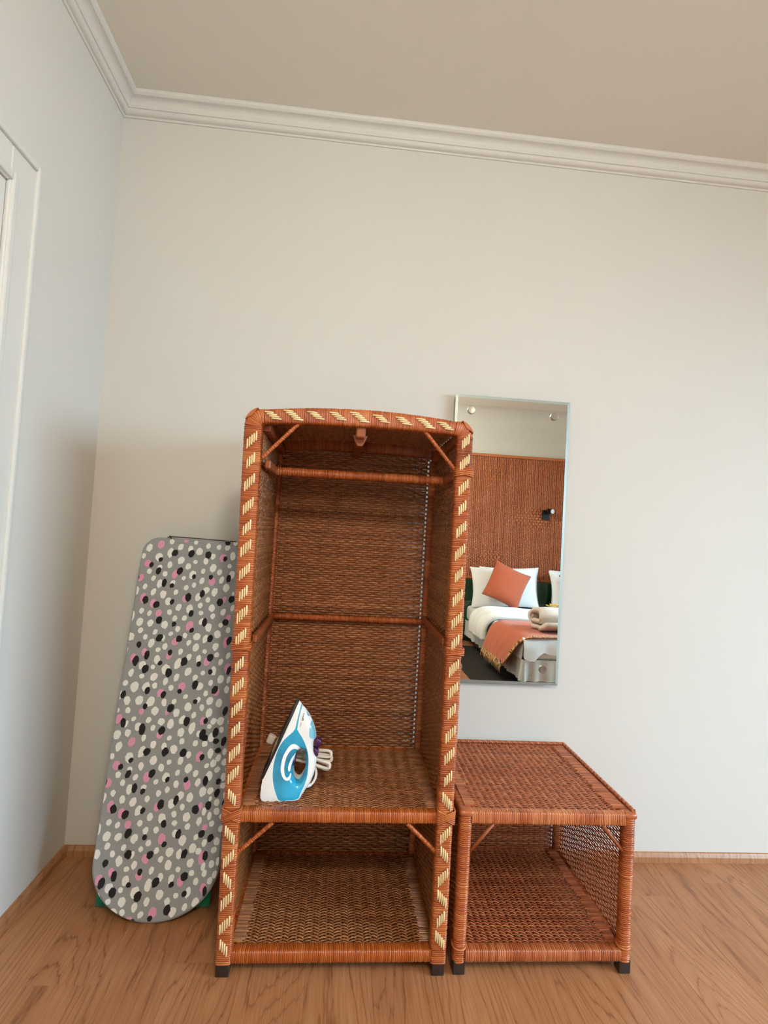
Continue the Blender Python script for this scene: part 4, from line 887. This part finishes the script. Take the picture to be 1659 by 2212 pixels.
def noise2(x, y, s=0):
    return (math.sin(3.1 * x + 1.7 * y + s) + math.sin(-2.3 * x + 4.1 * y + 2 * s + 1) + 0.6 * math.sin(7.3 * x + 5.9 * y + 3 * s) + 0.5 * math.sin(-6.1 * x + 9.7 * y + s * 0.7)) / 3.1
def drape(prof, y0, y1, ny, amp, thick_, wy=0.0, seed=1, retreat=0.0):
    """cloth whose cross-section follows prof (x,z) from the left hem over the bed; thick_ is its own thickness"""
    P = np.array(prof, float); S = np.concatenate([[0], np.cumsum(np.linalg.norm(np.diff(P, axis=0), axis=1))]); nx = int(S[-1] / 0.035)
    s = np.linspace(0, S[-1], nx + 1); X = np.interp(s, S, P[:, 0]); Z = np.interp(s, S, P[:, 1])
    k = np.ones(5) / 5
    Xs = np.convolve(np.pad(X, 2, 'edge'), k, 'valid'); Zs = np.convolve(np.pad(Z, 2, 'edge'), k, 'valid')
    tx = np.gradient(Xs); tz = np.gradient(Zs); l = np.hypot(tx, tz); nxv, nzv = -tz / l, tx / l
    top = []; bot = []
    for j in range(ny + 1):
        y = y0 + (y1 - y0) * j / ny
        for i in range(nx + 1):
            w = amp * (0.6 + noise2(s[i] * 3, y * 3, seed)) + amp * 0.5 * math.sin(y * 38 + s[i] * 2) * max(0, 1 - s[i] / 0.5)
            e = min(1, min(j, ny - j) / 2.0 + 0.35); yy = y + (wy * math.sin(s[i] * 5 + seed) + retreat * max(0.0, 1 - s[i] / 0.42) ** 1.3) * (j / ny)
            top.append((Xs[i] + nxv[i] * (thick_ * e + w), yy, Zs[i] + nzv[i] * (thick_ * e + w))); bot.append((Xs[i] + nxv[i] * (w * 0.3 if thick_ < 0.02 else 0), yy, Zs[i] + nzv[i] * (w * 0.3 if thick_ < 0.02 else 0)))
    V = top + bot; n = len(top); F = []; c = nx + 1
    for j in range(ny):
        for i in range(nx):
            a = j * c + i; F.append([a, a + 1, a + c + 1, a + c]); F.append([n + a, n + a + c, n + a + c + 1, n + a + 1])
    ring = list(range(c)) + [j * c + nx for j in range(1, ny + 1)] + [ny * c + i for i in range(nx - 1, -1, -1)] + [j * c for j in range(ny - 1, 0, -1)]
    for a, b in zip(ring, ring[1:] + ring[:1]): F.append([b, a, a + n, b + n])
    return V, F, top, c, ny
# white sheet tucked round the foot, hanging a little
V, F, *_ = drape([(2.630, 0.25), (2.632, 0.40), (2.66, 0.458), (2.72, 0.462), (4.45, 0.462), (4.52, 0.44), (4.53, 0.25)], -3.4, FY - 0.006, 24, 0.003, 0.006, seed=2)
top_sheet = obj('bed_sheet', mk('bed_sheet', V, F, 'sheet_white')); tag(top_sheet, 'white sheet over the mattress at the foot of the bed', 'sheet')
sh = []
for i in range(41):
    x = 2.625 + (4.53 - 2.625) * i / 40
    q = math.exp(-((x - 2.68) / 0.10) ** 2)
    low = 0.335 - 0.055 * q + 0.012 * math.sin(x * 23) + 0.01 * math.sin(x * 41)
    sh.append([(x, FY - 0.012, 0.462), (x, FY + 0.008, 0.463 - 0.004), (x, FY + 0.022 + 0.016 * q, 0.44), (x, FY + 0.026 + 0.030 * q + 0.004 * math.sin(x * 37), (0.44 + low) / 2), (x, FY + 0.026 + 0.042 * q + 0.006 * math.sin(x * 37), low)])
V = [p for r in sh for p in r]; F = []
for i in range(40):
    for k in range(4): a = i * 5 + k; F.append([a, a + 5, a + 6, a + 1])
obj('sheet_fall', mk('sheet_fall', V, F, 'sheet_white'), top_sheet)
# duvet
V, F, *_ = drape([(2.585, 0.22), (2.572, 0.30), (2.580, 0.40), (2.63, 0.466), (2.75, 0.470), (4.45, 0.470), (4.56, 0.40), (4.58, 0.25)], -3.42, -4.04, 18, 0.010, 0.055, seed=4)
tag(obj('duvet', mk('duvet', V, [f[::-1] for f in F], 'white_linen')), 'puffy white duvet folded across the middle of the bed', 'duvet')
# terracotta throw across the foot
prof = [(2.505, 0.13), (2.535, 0.24), (2.590, 0.39), (2.625, 0.455), (2.70, 0.474), (4.46, 0.474), (4.55, 0.44), (4.60, 0.25), (4.61, 0.12)]
th = Thing('bed_throw', 'terracotta throw with patterned border draped over the foot of the bed', 'throw', (2.9, -2.9, 0.47))
V, F, top, c, ny = drape(prof, -3.35, -2.44, 22, 0.005, 0.008, wy=0.02, seed=6, retreat=-0.22)
th.part('cloth', (V, F), 'orange_linen')
def strip(rows, off):
    V = []; F = []; m_ = len(rows[0])
    for r in rows:
        for p in r: V.append((p[0] - off * 0.8, p[1] + off * 0.3, p[2] + off))
    n = len(V)
    for i in range(len(rows) - 1):
        for k in range(m_ - 1): a = i * m_ + k; F.append([a, a + 1, a + m_ + 1, a + m_])
    return V, F
th.part('border_band', strip([[top[j * c + i] for i in range(c)] for j in (ny - 1, ny)], 0.002), 'throw_border')
th.part('border_band', strip([[top[j * c + i] for i in range(0, 3)] for j in range(ny + 1)], 0.002), 'throw_border')
g = G()
for j in range(0, 60):
    q = j / 59 * (ny - 0.001); a = top[int(q) * c]; a2 = top[(int(q) + 1) * c]; y = a[1] + (a2[1] - a[1]) * (q - int(q))
    g.tube([(a[0], y, a[2] + 0.004), (a[0] - 0.003 + random.uniform(-0.004, 0.004), y + random.uniform(-0.006, 0.006), a[2] - 0.022), (a[0] + random.uniform(-0.008, 0.004), y + random.uniform(-0.01, 0.01), max(0.01, a[2] - 0.048))], 0.0022, 5)
th.part('fringe', g.out(), 'throw_border', kind='stuff')
# folded beige blanket roll
def spiral_roll():
    P = []; th0 = 0.042
    for k in range(60):
        t = k / 59; a = t * 2 * PI * 1.55 + 2.5; r = 0.030 + 0.112 * t
        P.append((r * math.cos(a) * 1.75, r * math.sin(a) * 0.72))
    Q = []; P = np.array(P); d_ = np.gradient(P, axis=0); nn = np.stack([-d_[:, 1], d_[:, 0]], 1); nn /= np.linalg.norm(nn, axis=1)[:, None]
    a = P + nn * th0 / 2; b = P - nn * th0 / 2
    return np.concatenate([a, b[::-1]]), len(P)
ring, k_ = spiral_roll(); zmin = ring[:, 1].min(); V = []; F = []; xs_ = [2.86, 2.875, 3.0, 3.2, 3.4, 3.52, 3.54]
for i, x in enumerate(xs_):
    s = 0.93 if i in (0, len(xs_) - 1) else 1.0
    for (yy, zz) in ring: V.append((x + 0.015 * math.sin(yy * 30), -2.80 + yy * s, 0.488 + (zz - zmin) * s + 0.006 * math.sin(x * 20 + yy * 25)))
m_ = len(ring)
for i in range(len(xs_) - 1):
    for k in range(m_): F.append([i * m_ + k, i * m_ + (k + 1) % m_, (i + 1) * m_ + (k + 1) % m_, (i + 1) * m_ + k])
for base in (0, (len(xs_) - 1) * m_):
    for k in range(k_ - 1): q = [base + k, base + k + 1, base + m_ - 2 - k, base + m_ - 1 - k]; F.append(q if base else q[::-1])
tag(obj('rolled_towel', mk('rolled_towel', V, F, 'towel_beige')), 'thick beige towel rolled up on the terracotta throw', 'towel')
# pillows and cushions
def pillow_mesh(name, w, h, t, mat, flange=0.0, seed=1, piping=False):
    n = 18; V = []; F = []
    for sgn in (1, -1):
        for j in range(n + 1):
            for i in range(n + 1):
                u = 2 * i / n - 1; v = 2 * j / n - 1
                u2 = math.sin(u * PI / 2); v2 = math.sin(v * PI / 2)
                e = max(0.0, (1 - abs(u2) ** 2.6) * (1 - abs(v2) ** 2.6)) ** 0.55
                pin = 1 - 0.075 * (1 - abs(v2) ** 2) * abs(u2) ** 3; pin2 = 1 - 0.075 * (1 - abs(u2) ** 2) * abs(v2) ** 3
                wob = 0.05 * noise2(u * 1.5, v * 1.5, seed) * e
                V.append((u2 * w / 2 * pin, -sgn * (t / 2 * (e + wob) + 0.002), v2 * h / 2 * pin2))
    m_ = (n + 1) ** 2
    for k in (0, 1):
        for j in range(n):
            for i in range(n):
                a = k * m_ + j * (n + 1) + i; q = [a, a + 1, a + n + 2, a + n + 1]; F.append(q if k == 0 else q[::-1])
    edge = [i for i in range(n + 1)] + [j * (n + 1) + n for j in range(1, n + 1)] + [n * (n + 1) + i for i in range(n - 1, -1, -1)] + [j * (n + 1) for j in range(n - 1, 0, -1)]
    for a, b in zip(edge, edge[1:] + edge[:1]): F.append([b, a, a + m_, b + m_])
    return mk(name, V, F, mat), [V[i] for i in edge]
def tilted(name, me, loc, tilt, yaw, spin, label, cat_, group=None):
    o = obj(name, me); o.matrix_world = Matrix.Translation(loc) @ Matrix.Rotation(yaw, 4, 'Z') @ Matrix.Rotation(tilt, 4, 'X') @ Matrix.Rotation(spin, 4, 'Y')
    if label: tag(o, label, cat_, group)
    return o
# faces in pillow space point to -y; yaw by pi to face the foot of the bed
pm, _e = pillow_mesh('pillow', 0.86, 0.50, 0.17, 'white_linen', seed=2)
pm2, _e2 = pillow_mesh('pillow', 0.78, 0.50, 0.16, 'white_linen', seed=5)
for x, y, me, tl, lab in ((3.05, -4.375, pm, -0.20, 'white pillow leaning on the headboard just behind the terracotta cushion near the bed edge'), (3.16, -4.525, pm2, -0.10, 'white pillow rearmost of the pair by the reading lamp side, against the headboard'), (4.06, -4.375, pm, -0.20, 'white pillow leaning on the headboard beside the window'), (4.08, -4.525, pm2, -0.10, 'white pillow rearmost on the window side, against the headboard')):
    tilted('pillow', me, (x, y, 0.472 + 0.250), -tl * -1, PI, 0.03, lab, 'pillow', 'white pillows at the head of the bed')
cm, ce = pillow_mesh('cushion', 0.465, 0.465, 0.17, 'orange_linen', seed=8)
g = G(); g.tube(ce, 0.0024, 6, False, 0.5, True); v, f, _ = g.out(); pip = mk('piping', v, f, 'black_elastic')
for x, y, spin, lab in ((3.02, -4.20, -0.42, 'terracotta linen cushion propped on its corner against the white pillows'), (3.98, -4.215, 0.30, 'terracotta linen cushion on the window side of the bed')):
    o = tilted('cushion', cm, (x, y, 0.475 + 0.292), -0.25, PI, spin, lab, 'cushion', 'terracotta cushions on the bed'); obj('piping', pip, o)
# sprig of yellow flowers
fl = Thing('flower_sprig', 'small sprig of yellow blossoms lying on the white duvet', 'flowers', (3.56, -3.92, 0.535))
fl.part('stem', G().tube([(3.42, -3.88, 0.546), (3.56, -3.92, 0.549), (3.70, -3.93, 0.547)], 0.003, 6).out(), 'stem_green')
for k in range(14):
    g = G(); cx = 3.44 + 0.02 * k + random.uniform(-0.01, 0.01); cy = -3.91 + random.uniform(-0.03, 0.03); cz = 0.566 + random.uniform(-0.008, 0.018); r = random.uniform(0.032, 0.050)
    for q in range(6):
        a = q * PI / 3 + random.random(); e = random.uniform(0.2, 0.7); tip = (cx + r * math.cos(a) * math.cos(e), cy + r * math.sin(a) * math.cos(e), cz + r * math.sin(e)); sx, sy = -math.sin(a) * 0.012, math.cos(a) * 0.012; mid = ((cx + tip[0]) / 2, (cy + tip[1]) / 2, (cz + tip[2]) / 2)
        g.add([(cx, cy, cz), (mid[0] + sx, mid[1] + sy, mid[2] + 0.002), tip, (mid[0] - sx, mid[1] - sy, mid[2] + 0.002), (mid[0], mid[1], mid[2] - 0.004)], [[0, 1, 2, 3], [0, 4, 1], [1, 4, 2], [2, 4, 3], [3, 4, 0]])
    g.tube([(cx, cy, 0.546), (cx, cy, cz)], 0.0018, 5)
    fl.part('blossom', g.out(), 'flower_yellow', smooth=False)
# wicker panel on the wall above the headboard
wp = Thing('wicker_wall_panel', 'large woven reddish-brown wicker panel on the wall above the bed', 'wall panel', (3.58, RY, 0.79))
PX0, PX1, PZ0, PZ1 = 2.30, 4.86, 0.79, 2.425
wp.part('backing', G().bb(PX0 + 0.01, PX1 - 0.01, RY, RY + 0.008, PZ0, PZ1, 0.001, 0.1).out(), 'rattan_panel', smooth=False)
wp.part('woven_sheet', weave((PX0 + 0.01, RY + 0.015, PZ0 + 0.02), (0, 0, 1), (1, 0, 0), PZ1 - PZ0 - 0.06, PX1 - PX0 - 0.02, 0.0245, 0.017, 0.0034, 0.0030, 0.56, 0.002, tint=(0.35, 0.7)), 'rattan_panel', kind='stuff')
wp.part('top_trim', G().bb(PX0, PX1, RY, RY + 0.03, PZ1 - 0.035, PZ1, 0.006, 0.7, 2).out(), 'rattan_panel', smooth=False)
wp.part('bottom_trim', wrapbar([(PX0, RY + 0.016, PZ0 + 0.012), (PX1, RY + 0.016, PZ0 + 0.012)], Yv, 0.03, 0.028, 0.012), 'rattan_panel')
for (mx, mz, rw_, rh) in ((2.93, 2.17, 0.15, 0.11), (3.45, 1.62, 0.26, 0.15), (2.92, 1.10, 0.17, 0.09), (3.62, 1.60, 0.20, 0.13)):
    g = G()
    for a in np.arange(-rw_, rw_ + 0.001, 0.049):
        for b in np.arange(-rh, rh + 0.001, 0.036):
            if abs(a) / rw_ + abs(b) / rh > 1.15: continue
            sh_ = 0.0245 if int(round((b + rh) / 0.036)) % 2 else 0
            g.box((mx + a + sh_, RY + 0.0245, mz + b), (0.016, 0.006, 0.018), 0.004, None, 0.95)
    wp.part('raised_motif', g.out(), 'rattan_panel', smooth=False, kind='stuff')
# reading lamp fixed on the panel
rl = Thing('reading_lamp', 'small black swivel reading lamp fixed to the wicker panel', 'lamp', (3.65, RY + 0.024, 1.69))
lx, lz, ly = 3.65, 1.69, RY + 0.024
rl.part('wall_plate', G().box((lx - 0.01, ly + 0.010, lz - 0.02), (0.10, 0.024, 0.13), 0.008, None, 0.5, 2).out(), 'black_metal', smooth=False)
rl.part('arm', G().tube([(lx, ly + 0.02, lz - 0.01), (lx + 0.005, ly + 0.05, lz + 0.0), (lx + 0.01, ly + 0.07, lz + 0.02)], 0.008, 10).out(), 'black_metal')
hd = Vector((0.35, 0.85, -0.05)).normalized(); c0 = Vector((lx + 0.0, ly + 0.055, lz + 0.03)); c1 = c0 + hd * 0.085
rl.part('lamp_head', G().tube([tuple(c0), tuple(c0 + hd * 0.01), tuple(c1)], [0.028, 0.036, 0.038], 20).out(), 'black_metal', smooth=False)
rl.part('lamp_lens', G().tube([tuple(c1), tuple(c1 + hd * 0.002)], 0.030, 20).out(), 'lamp_face', smooth=False)
# glowing pendant globe, added out of view as warm fill for the room
LX, LY, LZ = 1.4, -2.9, 2.62
cl = Thing('added_fill_lamp', 'round white fill lamp added out of view, hung from the ceiling', 'lamp', (LX, LY, CH))
cl.part('ceiling_rose', G().lathe([(0.0, 0.0), (0.05, 0.0), (0.05, -0.02), (0.0, -0.03)], (LX, LY, CH), 'z', 24).out(), 'white_metal', smooth=False)
cl.part('cable', G().tube([(LX, LY, CH - 0.02), (LX, LY, LZ + 0.14)], 0.004, 8).out(), 'black_elastic')
cl.part('globe', G().lathe([(0.15 * math.sin(a), 0.15 * math.cos(a)) for a in np.linspace(0.02, PI - 0.02, 18)], (LX, LY, LZ), 'z', 32).out(), 'lamp_glass')
# dark rug beside the bed
rg = G(); rg.bb(2.26, 2.69, -4.25, -1.75, 0.0, 0.012, 0.004); v, f, _ = rg.out()
rug = Thing('bedside_rug', 'dark brown rug on the floor alongside the bed', 'rug', (2.475, -3.0, 0))
rug.part('pile', rg.out(), 'rug_brown', smooth=False)
g = G()
for x in (2.27, 2.68): g.tube([(x, -4.24, 0.010), (x, -1.76, 0.010)], 0.005, 6)
rug.part('edge_binding', g.out(), 'black_elastic')
